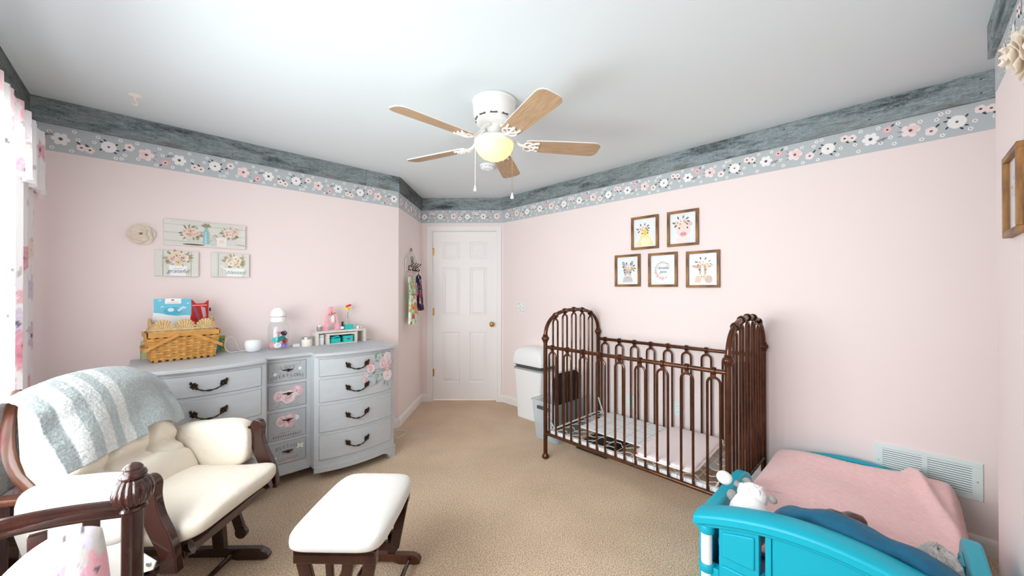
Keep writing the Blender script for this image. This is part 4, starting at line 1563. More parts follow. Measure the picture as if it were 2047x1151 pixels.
# picnic basket woven from flat splints
bk = on_dresser('picnic_basket', 'honey coloured woven wood picnic basket on the dresser', 'basket', .148, 3.255, .10)
BW, BD, BHt = .150, .080, .180
def per(k, z):
    """point on the basket wall: k in 0..4 around, z up"""
    g = 1 + .16 * z / BHt
    a, d = BW * g, BD * g
    s = k % 4
    i, t = int(s), s - int(s)
    cs = [(-a, -d), (a, -d), (a, d), (-a, d)]
    (x0, y0_), (x1, y1_) = cs[i], cs[(i + 1) % 4]
    nx, ny = ((0, -1), (1, 0), (0, 1), (-1, 0))[i]
    return x0 + (x1 - x0) * t, y0_ + (y1_ - y0_) * t, nx, ny
b = MB()
n4 = [per(i, 0) for i in range(4)]
b.add([(p[0] * .97, p[1] * .97, .004) for p in n4] + [(per(i, BHt)[0] * .97, per(i, BHt)[1] * .97, BHt - .004) for i in range(4)] + [(per(i, BHt)[0] * .93, per(i, BHt)[1] * .93, BHt - .004) for i in range(4)] + [(p[0] * .93, p[1] * .93, .010) for p in n4],
      [(0, 1, 5, 4), (1, 2, 6, 5), (2, 3, 7, 6), (3, 0, 4, 7), (4, 5, 9, 8), (5, 6, 10, 9), (6, 7, 11, 10), (7, 4, 8, 11), (8, 9, 13, 12), (9, 10, 14, 13), (10, 11, 15, 14), (11, 8, 12, 15), (12, 13, 14, 15), (0, 3, 2, 1)])
b.build('liner', 'basket_dark', bk, smooth=0)
NF, NS = 9, 5
ks = [(i + .5) / NF for i in range(NF)] + [1 + (i + .5) / NS for i in range(NS)] + [2 + (i + .5) / NF for i in range(NF)] + [3 + (i + .5) / NS for i in range(NS)]
for k in ks:
    p0, p1 = per(k, 0), per(k, BHt)
    wd = .011 if int(k) % 2 == 0 else .010
    MB().bar((p0[0] + p0[2] * .003, p0[1] + p0[3] * .003, .002), (p1[0] + p1[2] * .003, p1[1] + p1[3] * .003, BHt), wd * 1.7, .002, up=(p0[2], p0[3], 0)).build('stave', 'basket', bk, smooth=0)
ROWS = 8
for r_ in range(ROWS):
    z = .012 + (BHt - .045) * (r_ + .5) / ROWS
    hh = (BHt - .045) / ROWS * .43
    vs, fs = [], []
    seq = []
    for i, k in enumerate(ks):
        prev = ks[i - 1] if i else ks[-1] - 4
        mid = (k + prev) / 2
        if int(math.floor(prev)) != int(math.floor(k)):
            seq.append((float(int(math.floor(k))), .002))
        else:
            seq.append((mid, .0015))
        seq.append((k, .0075 if (i + r_) % 2 else -.0005))
    for k, o_ in seq:
        x, y, nx, ny = per(k + 4, z)
        if abs(k - round(k)) < 1e-6:
            x0_, y0_, n2x, n2y = per(k + 4 - .001, z)
            nx, ny = (nx + n2x), (ny + n2y)
        for dz, dd in ((-hh, 0), (hh, 0), (hh, .0018), (-hh, .0018)):
            vs.append((x + nx * (o_ + dd), y + ny * (o_ + dd), z + dz))
    m_ = len(seq)
    for i in range(m_):
        a, c = i * 4, ((i + 1) % m_) * 4
        for j in range(4):
            fs.append((a + j, c + j, c + (j + 1) % 4, a + (j + 1) % 4))
    MB().add(vs, fs).build('weave_strip', 'basket', bk, smooth=0)
b = MB()
for i in range(4):
    p0, p1 = per(i, BHt - .016), per(i + .9999, BHt - .016)
    b.bar((p0[0] + p0[2] * .009, p0[1] + p0[3] * .009, BHt - .012), (p1[0] + p0[2] * .009, p1[1] + p0[3] * .009, BHt - .012), .030, .004, up=(p0[2], p0[3], 0))
b.build('rim', 'basket', bk, smooth=0)
for s_ in (-1, 1):
    q = MB()
    xa, za = s_ * .032, BHt - .012
    xb, zb = s_ * (BW * 1.12 + .020), .078
    for sy in (-1, 1):
        yy = sy * (BD * 1.16 + .016)
        q.bar((xa, yy, za), (xb, yy, zb), .018, .004, up=(0, 1, 0))
        q.ell((xa, yy + sy * .003, za), (.004, .003, .004), 8, 5)
    q.bar((xb, -(BD * 1.16 + .014), zb), (xb, BD * 1.16 + .014, zb), .004, .018)
    q.build('handle', 'basket', bk, smooth=30)

def in_basket(p):
    m_ = Tr(.148, 3.255, DT) @ Rz(.10)
    return m_ @ Vector(p)
# scalloped seagrass basket standing inside it
sg = on_dresser('seagrass_basket', 'pale seagrass basket with scalloped rim nested in the picnic basket', 'basket', .148, 3.255, .10, DT + .02)
q = MB()
for (a, d, z) in ((.150, .076, .085), (.154, .080, .115), (.156, .081, .140), (.157, .082, .160), (.158, .083, .176)):
    q.tube([(x * a / .15, y * d / .08, z) for x, y in rrect(-.15, .15, -.08, .08, .02, 4)], .0085, 6, closed=True)
q.build('coil_wall', 'seagrass', sg)
MB().box(-.14, .14, -.066, .066, .006, .012).build('bottom', 'seagrass', sg, smooth=0)
for (y, n_) in ((-.078, 3), (.078, 3)):
    for i in range(n_):
        cx = -.104 + i * .104
        q = MB()
        for j in range(11):
            a = pi * j / 10
            x1, z1 = cx + .052 * cos(a), .180 + .060 * sin(a)
            q.tube([(cx + .020 * cos(a), y, .178), (cx + .040 * cos(a), y - .004, .178 + .042 * sin(a)), (x1, y, z1)], [.005, .0075, .008], 6)
        q.build('scallop', 'seagrass', sg)
for s_ in (-1, 1):
    q = MB()
    for j in range(9):
        a = pi * j / 8
        q.tube([(s_ * .150, .02 * cos(a), .180), (s_ * .154, .050 * cos(a), .182 + .065 * sin(a))], [.006, .0085], 6)
    q.build('scallop', 'seagrass', sg)

# gift box, red packet, narwhal toy standing in the basket
p = in_basket((-.045, .035, .055))
bx = thing('gift_box', 'white and sky blue gift box standing in the basket', 'box', p, .08)
MB().box(-.092, .092, -.018, .018, 0, .335).build('carton', 'whiteplastic', bx, smooth=0, bevel=.0015)
P = Print()
P.poly([(-.091, .245), (-.06, .242), (-.02, .228), (.02, .222), (.06, .226), (.091, .222), (.091, .334), (-.091, .334)], rgb(120, 200, 222), 0)
P.rect(-.038, .040, .302, .334, rgb(246, 246, 246), 1)
P.rect(-.008, .006, .322, .328, rgb(70, 40, 40), 2)
P.scribble(.001, .308, .055, .006, rgb(206, 110, 100), 2, 7)
P.ell(0, .255, .046, .024, rgb(92, 182, 212), 2)
P.ell(-.010, .262, .016, .012, rgb(224, 240, 246), 3)
P.poly([(.02, .26), (.05, .285), (.06, .278), (.03, .248)], rgb(206, 226, 236), 3)
for (x, z) in ((-.07, .32), (.066, .30), (.05, .27), (-.06, .28)):
    P.leaf(x, z, .018, .006, .3, rgb(236, 246, 250), 3)
P.build('printed_front', bx, mapf=lambda x, y, z: (x, -.018 - z, y))
p = in_basket((.088, .030, .055))
rp_ = thing('red_packet', 'dark red foil packet with pointed top corners in the basket', 'packet', p, .2)
poly = [(-.046, 0), (.046, 0), (.050, .20), (.052, .325), (.030, .300), (-.018, .298), (-.040, .328), (-.050, .20)]
b = MB().prism(poly, -.012, .012, Rx(pi / 2))
b.build('pouch', 'red', rp_, smooth=0, bevel=.006)
P = Print()
P.poly([(-.040, .29), (-.018, .27), (.010, .18), (-.010, .18)], rgb(150, 90, 100), 1)
P.poly([(.006, .28), (.030, .27), (.036, .21), (.020, .20)], rgb(200, 170, 178), 1)
P.rect(-.04, .04, .285, .290, rgb(230, 190, 190), 1)
P.rect(.052, .062, .245, .268, rgb(60, 40, 40), 1)
P.build('printed_front', rp_, mapf=lambda x, y, z: (x, -.0125 - z, y))
p = in_basket((-.004, -.052, .115))
nw = thing('plush_toy', 'small turquoise plush narwhal with a red horn tip in the basket', 'toy', p, .05)
b = MB().ell((0, 0, .045), (.062, .022, .046), 24, 14)
b.ell((-.058, 0, .03), (.016, .012, .022), 10, 8)
b.build('body', 'turq', nw)
MB().lathe([(.011, 0), (.009, .014), (.006, .028)], 12, Tr(.026, 0, .082) @ Ry(.5)).build('horn', 'pinkp', nw)
q = MB().ell((.050, 0, .108), (.013, .009, .020), 12, 8)
q.build('horn_tip', 'orange', nw)
P = Print()
for x in (-.018, .030):
    P.ell(x, .058 - .1 * x, .007, .008, rgb(46, 60, 70), 1, 10)
    P.ell(x + .002, .060 - .1 * x, .0025, .003, W_, 2, 8)
P.line([(0, .044), (.006, .040), (.012, .043)], .002, rgb(46, 60, 70), 1)
P.ell(-.03, .030, .022, .010, rgb(40, 44, 50), 1)
P.build('face', nw, mapf=lambda x, y, z: (x, -.0225 * sqrt(max(.02, 1 - (x / .062) ** 2 - ((y - .045) / .046) ** 2)) - z - .001, y))

# books tucked behind the basket
def book(label, x, y, w_, h_, m_, rz=0, th=.012):
    t = on_dresser('book', label, 'book', x, y, rz)
    b = MB().box(-w_ / 2, w_ / 2, 0, .0018, 0, h_).box(-w_ / 2, w_ / 2, th - .0018, th, 0, h_).box(-w_ / 2, -w_ / 2 + .002, 0, th, 0, h_)
    b.build('cover', m_, t, smooth=0)
    MB().box(-w_ / 2 + .002, w_ / 2 - .003, .0018, th - .0018, .003, h_ - .003).build('pages', 'paper', t, smooth=0)
    return t
book('pale green book leaning behind the left end of the picnic basket', -.010, 3.383, .075, .115, 'green')
bb = book('blue picture book behind the right end of the picnic basket', .310, 3.370, .070, .112, 'blue')
bb2 = book('olive and teal picture book beside the white globe speaker', .348, 3.386, .074, .116, 'olive')
P = Print()
P.rect(.004, .018, .01, .10, rgb(60, 140, 150), 1)
for z in (.03, .06, .09):
    P.petals(.026, z, .005, rgb(60, 60, 30), 5, 1)
P.build('cover_print', bb2, mapf=lambda x, y, z: (x, -z, y))

# globe speaker with its cord
sp = on_dresser('globe_speaker', 'white globe shaped speaker on the dresser', 'speaker', .530, 3.235)
MB().lathe([(.024, 0), (.034, .003), (.046, .016), (.053, .040), (.053, .062), (.047, .080), (.040, .086), (.036, .084), (0, .083)], 32).build('body', 'whiteplastic', sp)
MB().lathe([(0, .0845), (.034, .0845), (.034, .086), (0, .087)], 32).build('top_grille', 'whitemetal', sp)
q = MB().tube(smooth_path([(.575, 3.26, DT + .004), (.50, 3.30, DT + .004), (.44, 3.29, DT + .006), (.395, 3.27, DT + .010), (.372, 3.29, DT + .05), (.385, 3.31, DT + .10), (.425, 3.32, DT + .105), (.445, 3.32, DT + .05), (.47, 3.32, DT + .006), (.55, 3.33, DT + .004), (.62, 3.335, DT + .004)]), .0025, 6)
tag(q.build('cable', 'whiteplastic'), 'thin white cable looping beside the globe speaker', 'cable')

# glass jar with fabric flower lid
JX, JY = .690, 3.245
jr = on_dresser('glass_jar', 'tall clear glass jar with a white fabric rose on its lid', 'jar', JX, JY)
MB().lathe([(0, .002), (.060, .002), (.066, .008), (.067, .165), (.062, .190), (.048, .208), (.047, .216)], 40).build('glass_body', 'jarglass', jr, recalc=False)
b = MB().lathe([(.051, .208), (.052, .210), (.052, .240), (.048, .244), (0, .244)], 36)
b.lathe([(.050, .210), (.0, .210)], 36)
b.build('screw_lid', 'lidwhite', jr)
MB().ell((0, 0, .268), (.040, .040, .046), 20, 12).build('flower_core', 'lidwhite', jr)
for li, (n_, r_, z_, tl) in enumerate(((8, .046, .266, 8), (7, .040, .284, 30), (6, .030, .298, 55), (4, .017, .308, 75))):
    for i in range(n_):
        a = 2 * pi * i / n_ + li * .5
        m_ = Tr(r_ * cos(a), r_ * sin(a), z_) @ Rz(a) @ Ry(radians(-tl)) @ Rx(radians(14))
        MB().sup((0, 0, 0), (.0055, .026 - li * .004, .019 - li * .002), .7, .9, 12, 8, m_).build('fabric_petal', 'lidwhite', jr)

def pacifier(label, x, y, z, rx, ry, rz, m_):
    t = thing('pacifier', label, 'pacifier', Mx=Tr(JX + x, JY + y, DT + z) @ Rz(rz) @ Rx(rx) @ Ry(ry) @ Matrix.Scale(1.3, 4), group='pacifiers in the glass jar')
    MB().sup((0, 0, 0), (.021, .015, .004), .8, .8, 24, 8).build('shield', m_, t)
    MB().tube([(.011 * cos(a), .011 * sin(a), .008 + .004 * cos(a)) for a in [2 * pi * i / 18 for i in range(18)]], .0028, 6, closed=True).build('ring', m_, t)
    MB().lathe([(.006, -.003), (.006, -.010), (.009, -.018), (.006, -.026), (0, -.027)], 12).build('teat', 'wax', t)
for (lb, x, y, z, rx, ry, rz, m_) in (
        ('turquoise pacifier at the wall of the jar', -.022, -.026, .075, 1.2, .1, -.4, 'tealcard'),
        ('deep teal pacifier in the middle of the jar', .012, -.034, .084, 1.1, -.3, .3, 'teald'),
        ('white pacifier at the bottom of the jar', -.012, -.034, .034, 1.35, .2, 0, 'whiteplastic'),
        ('pink pacifier low at the side of the jar', -.038, -.014, .034, 1.2, .2, -.9, 'pinkp'),
        ('lilac pacifier low in the jar', .034, -.020, .030, 1.2, -.2, .8, 'lilacp'),
        ('dark plum pacifier on top of the others', .030, -.012, .116, .9, .2, .6, 'navy'),
        ('rose pink pacifier leaning on the plum one', .006, .012, .112, .7, .4, .2, 'pinkp'),
        ('red ringed pacifier low in the jar', .030, -.030, .064, 1.3, .3, .6, 'red')):
    pacifier(lb, x, y, z, rx, ry, rz, m_)
st = thing('pacifier_clip', 'white strap clip standing upright inside the jar', 'clip', (JX - .030, JY - .012, DT + .05))
MB().box(-.006, .006, -.002, .002, 0, .105).build('strap', 'whiteplastic', st, smooth=0, bevel=.001)
MB().box(-.008, .008, -.004, .004, .105, .118).build('clasp', 'whitemetal', st, smooth=0, bevel=.002)

pg = on_dresser('power_adapter', 'small white plug adapter lying beside the jar', 'plug', .815, 3.285, .2)
MB().box(-.026, .026, -.014, .014, 0, .024).build('case', 'whiteplastic', pg, smooth=0, bevel=.004)
q = MB()
for dy in (-.006, .006):
    q.box(-.042, -.026, dy - .0012, dy + .0012, .010, .016)
q.build('prong', 'silver', pg, smooth=0)

cn = on_dresser('candle', 'cream candle in a small lidded tin beside the shelf', 'candle', .893, 3.275)
MB().lathe([(0, 0), (.036, 0), (.038, .004), (.038, .056)], 32).build('jar', 'wax', cn)
MB().lathe([(.0385, .056), (.040, .058), (.040, .072), (.038, .074), (.036, .070), (0, .068)], 32).build('tin_lid', 'silver', cn)

# little distressed shelf with a second one nested inside
RX0, RX1, RY0, RY1 = .950, 1.352, 3.240, 3.370
ri = on_dresser('tabletop_shelf', 'long low distressed white shelf riser on the dresser', 'shelf', (RX0 + RX1) / 2, RY0)
hw = (RX1 - RX0) / 2
MB().box(-hw, hw, 0, RY1 - RY0, .094, .112).build('shelf_board', 'distress', ri, smooth=0, bevel=.002)
for s_ in (-1, 1):
    MB().box(min(s_ * hw, s_ * (hw - .020)), max(s_ * hw, s_ * (hw - .020)), 0, RY1 - RY0, 0, .094).build('side_panel', 'distress', ri, smooth=0, bevel=.002)
r2 = on_dresser('box_shelf', 'smaller distressed white box shelf nested under the riser', 'shelf', 1.152, RY0 - .012)
for (x0, x1, z0, z1) in ((-.120, .120, .074, .088), (-.120, .120, 0, .008), (-.120, -.104, .008, .074), (.104, .120, .008, .074)):
    MB().box(x0, x1, 0, .10, z0, z1).build('panel', 'distress', r2, smooth=0, bevel=.0015)
MB().box(-.104, .104, .096, .099, .008, .074).build('back_panel', 'black', r2, smooth=0)
v = on_dresser('ceramic_pot', 'small white ceramic pot inside the end of the riser', 'pot', .998, RY0 + .045)
MB().lathe([(0, 0), (.022, 0), (.024, .004), (.026, .078), (.024, .080), (.021, .078), (.020, .01), (0, .01)], 28).build('pot_body', 'whiteplastic', v)
MB().lathe([(.0262, .060), (.0268, .060), (.0268, .064), (.0262, .064)], 28).build('band', 'midgrey', v)

def card_box(label, x, y, z, w_, d_, h_, rz=0, m_='tealcard'):
    t = thing('jewellery_box', label, 'box', (x, y, z), rz, 'turquoise boxes on the little shelves')
    MB().box(-w_ / 2, w_ / 2, -d_ / 2, d_ / 2, 0, h_ * .62).build('box_base', m_, t, smooth=0, bevel=.001)
    MB().box(-w_ / 2 - .0012, w_ / 2 + .0012, -d_ / 2 - .0012, d_ / 2 + .0012, h_ * .62, h_).build('lid', m_, t, smooth=0, bevel=.0015)
    return t
card_box('turquoise jewellery box lying under the folded pouch in the box shelf', 1.098, RY0 + .035, DT + .0085, .080, .06, .036, .1)
pb = card_box('turquoise jewellery box with a dark label in the box shelf', 1.204, RY0 + .035, DT + .0085, .076, .06, .052, -.05)
MB().box(-.012, .012, -.0335, -.031, .020, .030).build('label', 'red', pb, smooth=0)
card_box('turquoise jewellery box on top of the riser beside the tube', 1.214, RY0 + .035, DT + .1125, .070, .045, .038, 0)
cp = thing('cloth_pouch', 'folded turquoise cloth pouch on a box in the small shelf', 'pouch', (1.100, RY0 + .032, DT + .046))
MB().sup((0, 0, .009), (.044, .028, .009), .8, .6, 24, 10, fn=lambda p: (p[0], p[1], p[2] + .004 * sin(p[0] * 90))).build('folded_cloth', 'tealcard', cp)

RT = DT + .1125
A_ = thing('letter_decoration', 'pink glitter letter A standing on the riser with a white tag', 'decoration', (1.082, RY0 + .060, RT), .06)
def Apoly():
    return [(-.074, 0), (-.040, 0), (-.026, .052), (.026, .052), (.040, 0), (.074, 0), (.018, .192), (-.018, .192)]
b = MB()
yy = lambda z: z
for poly in ([(-.074, 0), (-.040, 0), (.006, .192), (-.018, .192)], [(.074, 0), (.040, 0), (-.006, .192), (.018, .192)], [(-.034, .050), (.034, .050), (.028, .082), (-.028, .082)]):
    b.prism(poly, -.015, .015, Rx(pi / 2))
b.box(-.084, -.030, -.016, .016, 0, .012).box(.030, .084, -.016, .016, 0, .012)
b.build('letter', 'glitter', A_, smooth=0, bevel=.001)
q = MB().tube([(-.030, -.018, .125), (-.012, -.022, .140), (0, -.020, .132), (.014, -.022, .142), (.030, -.018, .136)], .003, 6)
q.tube([(0, -.02, .132), (.004, -.022, .118)], .0015, 5)
q.tube([(0, -.02, .132), (-.012, -.021, .116)], .003, 5)
q.build('ribbon_bow', 'brass', A_)
MB().prism([(-.012, 0), (.014, 0), (.014, .046), (.008, .056), (-.006, .056), (-.012, .046)], 0, .0015, Tr(.004, -.0225, .066) @ Rx(pi / 2)).build('gift_tag', 'whiteplastic', A_, smooth=0)
tp = thing('metal_cup', 'small pale metal cup on the corner of the riser', 'cup', (.982, RY0 + .03, RT))
MB().lathe([(0, 0), (.016, 0), (.018, .003), (.021, .036), (.019, .036), (.016, .006), (0, .006)], 24).build('cup', 'silver', tp)
MB().ell((.004, 0, .036), (.014, .012, .010), 10, 8).build('contents', 'lidwhite', tp)
bt = thing('oil_bottle', 'small dark amber bottle beside the glitter letter', 'bottle', (1.160, RY0 + .022, RT))
MB().lathe([(0, 0), (.012, 0), (.0135, .002), (.0135, .034), (.007, .042), (.0065, .048)], 24).build('bottle_glass', 'amber', bt)
MB().lathe([(.008, .046), (.0085, .047), (.0085, .066), (.007, .067), (0, .067)], 20).build('cap', 'black', bt)
MB().lathe([(.0137, .006), (.0139, .007), (.0139, .026), (.0137, .027)], 24).build('label_band', 'paper', bt)
tb = thing('bubble_tube', 'clear flask shaped tube with a yellow cap and an orange top on the riser', 'tube', (1.226, RY0 + .095, RT))
MB().lathe([(0, .001), (.028, .001), (.029, .006), (.020, .060), (.015, .078), (.014, .150), (.014, .162)], 28).build('tube_body', 'jarglass', tb, recalc=False)
MB().lathe([(.0165, .160), (.018, .161), (.018, .178), (.012, .182), (0, .182)], 24).build('cap', 'yellow', tb)
MB().sup((0, 0, 0), (.024, .010, .009), .6, .5, 20, 10, Tr(.010, 0, .196) @ Ry(-.35)).build('orange_top', 'orange', tb)
P = Print()
for k in range(7):
    P.rect(-.004, .004, .090 + k * .009, .094 + k * .009, rgb(110, 110, 116), 1)
P.build('scale_marks', tb, mapf=lambda x, y, z: (x - .004, -.0145 - z, y))
for (x, r_, m_, lb) in ((1.292, .011, 'whiteplastic', 'tiny white trinket pot on the end of the riser'), (1.322, .009, 'silver', 'tiny silver thimble on the end of the riser')):
    t = thing('trinket', lb, 'trinket', (x, RY0 + .03, RT))
    MB().lathe([(0, 0), (r_, 0), (r_ * 1.05, .003), (r_ * .9, .018), (r_ * .5, .022), (0, .022)], 18).build('pot_body', m_, t)
    MB().ell((0, 0, .023), (.003, .003, .003), 8, 6).build('finial', m_, t)

# white cord on the carpet beside the dresser
q = MB().tube(smooth_path([(1.665, 3.395, .10), (1.668, 3.385, .04), (1.66, 3.36, .006), (1.70, 3.31, .005), (1.745, 3.250, .005), (1.70, 3.20, .005), (1.630, 3.165, .005), (1.57, 3.17, .005), (1.56, 3.22, .005), (1.60, 3.28, .005), (1.62, 3.24, .006), (1.60, 3.18, .006)]), .003, 6)
tag(q.build('cord', 'whiteplastic'), 'white cord lying in a loop on the carpet beside the dresser', 'cord')

# ------------------------------------------------------------------ curtains
def floral_field(seed, w_, h_, n, R, base=(.93, .93, .93)):
    rd = random.Random(seed)
    cols = [rgb(238, 180, 190), rgb(240, 205, 206), rgb(232, 160, 176), rgb(214, 206, 224), rgb(244, 222, 206)]
    fl_ = [(rd.uniform(0, w_), rd.uniform(0, h_), R * rd.uniform(.5, 1.2), rd.choice(cols), rd.uniform(0, 6)) for _ in range(n)]
    lv = [(rd.uniform(0, w_), rd.uniform(0, h_), R * rd.uniform(.5, .9), rd.uniform(0, 6), rd.choice((rgb(176, 176, 176), rgb(196, 190, 188), rgb(150, 152, 158)))) for _ in range(n * 2)]
    def f(x, y):
        c = Vector(base)
        for (a, b_, L_, an, cc) in lv:
            dx, dy = x - a, y - b_
            if abs(dx) > L_ or abs(dy) > L_:
                continue
            p, q = dx * cos(an) + dy * sin(an), -dx * sin(an) + dy * cos(an)
            if 0 < p < L_ and abs(q) < .16 * L_ * sin(pi * p / L_):
                c = Vector(cc) * .8 + Vector(base) * .2
        for (a, b_, r, cc, ph) in fl_:
            dx, dy = x - a, y - b_
            d = math.hypot(dx, dy)
            if d < r:
                an = math.atan2(dy, dx)
                rr = r * (.82 + .18 * cos(5 * an + ph))
                if d < rr:
                    k = .55 + .35 * abs(sin(9 * d / r + an))
                    c = c * (1 - k) + Vector(cc) * k
                if d < r * .16:
                    c = Vector(rgb(120, 110, 116))
        return tuple(c)
    return f

def curtain(name, label, y0_, y1_, z0, z1, xb, amp, folds, seed, hem_drop=0, cat='curtain', parent_thing=None, flare=0):
    t = thing(name, label, cat, (xb, y0_, z0))
    L_, H_ = y1_ - y0_, z1 - z0
    ff = floral_field(seed, L_ * 1.4, H_, int(16 * L_ * H_ / .5) + 6, .075)
    def pt(u, v):
        g = u * L_ + flare * (1 - v) * (u - .3)
        x = amp * sin(2 * pi * folds * u + .6) * (.75 + .25 * (1 - v)) + amp * .4 * sin(2 * pi * folds * 2.3 * u + 2)
        return (x, g, H_ * v - hem_drop * u * (1 - v))
    nu, nv = int(L_ / .006), int(H_ / .010)
    b = MB().surf(max(nu, 20), nv, pt, col=lambda u, v: ff(u * L_ * 1.4, v * H_))
    b.build('fabric', 'sheer', t, smooth=180, recalc=False)
    q = MB().surf(max(nu, 20), 1, lambda u, v: tuple(Vector(pt(u, .012 * v)) + Vector((.002, 0, 0))), col=lambda u, v: (.9, .9, .9))
    q.build('hem', 'sheer', t, smooth=180, recalc=False)
    return t

curtain('curtain', 'long white sheer curtain panel with watercolour flowers beside the glider', 2.20, 3.165, .04, 2.10, -.448, .016, 8, 11)
curtain('curtain', 'long white sheer curtain panel at the end of the window by the dark wood bed', .02, .42, .04, 2.10, -.448, .016, 4, 21)
vl = curtain('valance', 'white gathered sheer valance with pink watercolour flowers across the window top', -.02, 3.115, 1.835, 2.135, -.408, .016, 22, 31, cat='valance')
ff = floral_field(77, .4, .4, 10, .07)
q = MB().surf(10, 30, lambda u, v: (-.075 * u, 3.135 + .006 * sin(6 * u), .30 * v - .02), col=lambda u, v: ff(u * .2, v * .3))
q.build('side_return', 'sheer', vl, smooth=180, recalc=False)
rod = thing('curtain_rod', 'white curtain rod carrying the valance', 'curtain rod', (-.43, -.02, 2.10))
MB().tube([(-.07, 0, 0), (0, 0, 0), (0, 3.10, 0), (-.07, 3.10, 0)], .008, 8).build('rod', 'whitemetal', rod)
for yy in (0, 3.10):
    MB().box(-.084, -.072, yy - .012, yy + .012, -.02, .02).build('bracket', 'whitemetal', rod, smooth=0)

# ------------------------------------------------------------------ glider chair
GM = Tr(-.012, 2.262, 0) @ Rz(radians(-43))
gl = thing('glider_chair', 'dark cherry glider chair with puffy cream cushions and padded arms', 'chair', Mx=GM)
# base: two runners, stretchers, uprights, swing arms
for s_ in (-1, 1):
    y = s_ * .25
    poly = [(-.34, .006), (-.30, 0), (-.20, 0), (-.14, .014), (.16, .014), (.22, 0), (.335, 0), (.37, .006), (.376, .022), (.360, .042), (.325, .056), (-.31, .056), (-.335, .042)]
    MB().prism(poly, y - .017, y + .017, Matrix(((1, 0, 0, 0), (0, 0, 1, 0), (0, 1, 0, 0), (0, 0, 0, 1)))).build('runner', 'cherry', gl, smooth=25, bevel=.004)
    for x in (-.09, .13):
        MB().bar((x, y, .05), (x - .02, y, .30), .032, .055, up=(1, 0, 0)).build('upright', 'cherry', gl, smooth=0, bevel=.003)
    MB().bar((-.20, y, .285), (.22, y, .300), .030, .050).build('hanger_bar', 'cherry', gl, smooth=0, bevel=.004)
    for x in (-.20, .205):
        q = MB()
        q.bar((x, y - s_ * .03, .295), (x + .05, y - s_ * .03, .15), .016, .045, up=(1, 0, 0))
        q.lathe([(.0, -.010), (.026, -.010), (.026, .010), (0, .010)], 16, Tr(x, y - s_ * .03, .295) @ Rx(pi / 2))
        q.lathe([(.0, -.010), (.028, -.010), (.028, .010), (0, .010)], 16, Tr(x + .05, y - s_ * .03, .15) @ Rx(pi / 2))
        q.build('swing_arm', 'cherry', gl, smooth=30)
        MB().lathe([(.009, -.002), (.009, .004), (.006, .007), (0, .007)], 10, Tr(x, y - s_ * .042, .295) @ Rx(pi / 2 * s_)).build('bolt', 'silver', gl)
    # seat side rail, curving up to the front
    pth = [(-.30, y * .92, .30), (-.15, y * .92, .315), (.05, y * .92, .325), (.22, y * .92, .335), (.34, y * .92, .365), (.385, y * .92, .385)]
    MB().tube(pth, .025, 8, flat=(.6, 1.1)).build('seat_rail', 'cherry', gl)
for x in (-.16, .20):
    MB().tube([(x, -.24, .030), (x, .24, .030)], .012, 10).build('stretcher', 'cherry', gl)
MB().tube([(.10, -.24, .17), (.10, .24, .17)], .012, 10).build('stretcher', 'cherry', gl)
MB().bar((.345, -.25, .362), (.345, .25, .362), .055, .036).build('front_apron', 'cherry', gl, smooth=0, bevel=.006)
MB().bar((-.25, -.25, .31), (-.25, .25, .31), .05, .03).build('rear_apron', 'cherry', gl, smooth=0, bevel=.004)
# seat cushion
def seat_fn(p):
    x, y, z = p
    z += .030 * (x / .31) ** 2 * (x > 0) + .010 * sin(9 * x + 14 * y) * .5
    z += .018 * (1 - (x / .31) ** 2) * (1 - (y / .27) ** 2) * (z > 0)
    return (x, y, z)
sc_ = MB().sup((.112, 0, .428), (.325, .266, .052), .55, .30, 56, 20, fn=seat_fn).build('seat_cushion', 'cream', gl, smooth=180)
# back cushion with tufts
t0, t1 = Vector((-.105, 0, .450)), Vector((-.310, 0, .955))
tv = (t1 - t0)
nv_ = Vector((tv.z, 0, -tv.x)).normalized()
def back_puff(u, v):
    a, c = (u - .5) * 2, v
    e = (1 - abs(a) ** 5) ** .5 * (1 - abs(2 * c - 1) ** 7) ** .5
    tuft = 0
    for rv in (.26, .56):
        tuft += .34 * math.exp(-((c - rv) / .035) ** 2)
    for ru in (-.36, .36):
        tuft += .30 * math.exp(-((a - ru) / .06) ** 2) * (c < .92)
    wr = .11 * sin(30 * c + 7 * a) * sin(9 * a + 12 * c + 1)
    return .135 * e * max(.35, 1 - tuft * .8) * (1 + wr * .5)
def back_smooth(u, v):
    a, c = (u - .5) * 2, v
    return .130 * (1 - abs(a) ** 5) ** .5 * (1 - abs(2 * c - 1) ** 7) ** .5
def bt_(u, v, puff=None):
    a = (u - .5) * 2
    half = .252 - .05 * max(0, v - .55) / .45 * 1.2 - .10 * max(0, v - .85) ** 1.2
    p = t0 + tv * v + nv_ * (puff or back_puff)(u, v)
    q = Vector((p.x, a * half, p.z))
    q.x += .03 * abs(a) ** 2
    return q
MB().slab(44, 44, bt_, lambda u, v: tuple(-nv_ * (.03 + back_puff(u, v)))).build('back_cushion', 'cream', gl, smooth=180)
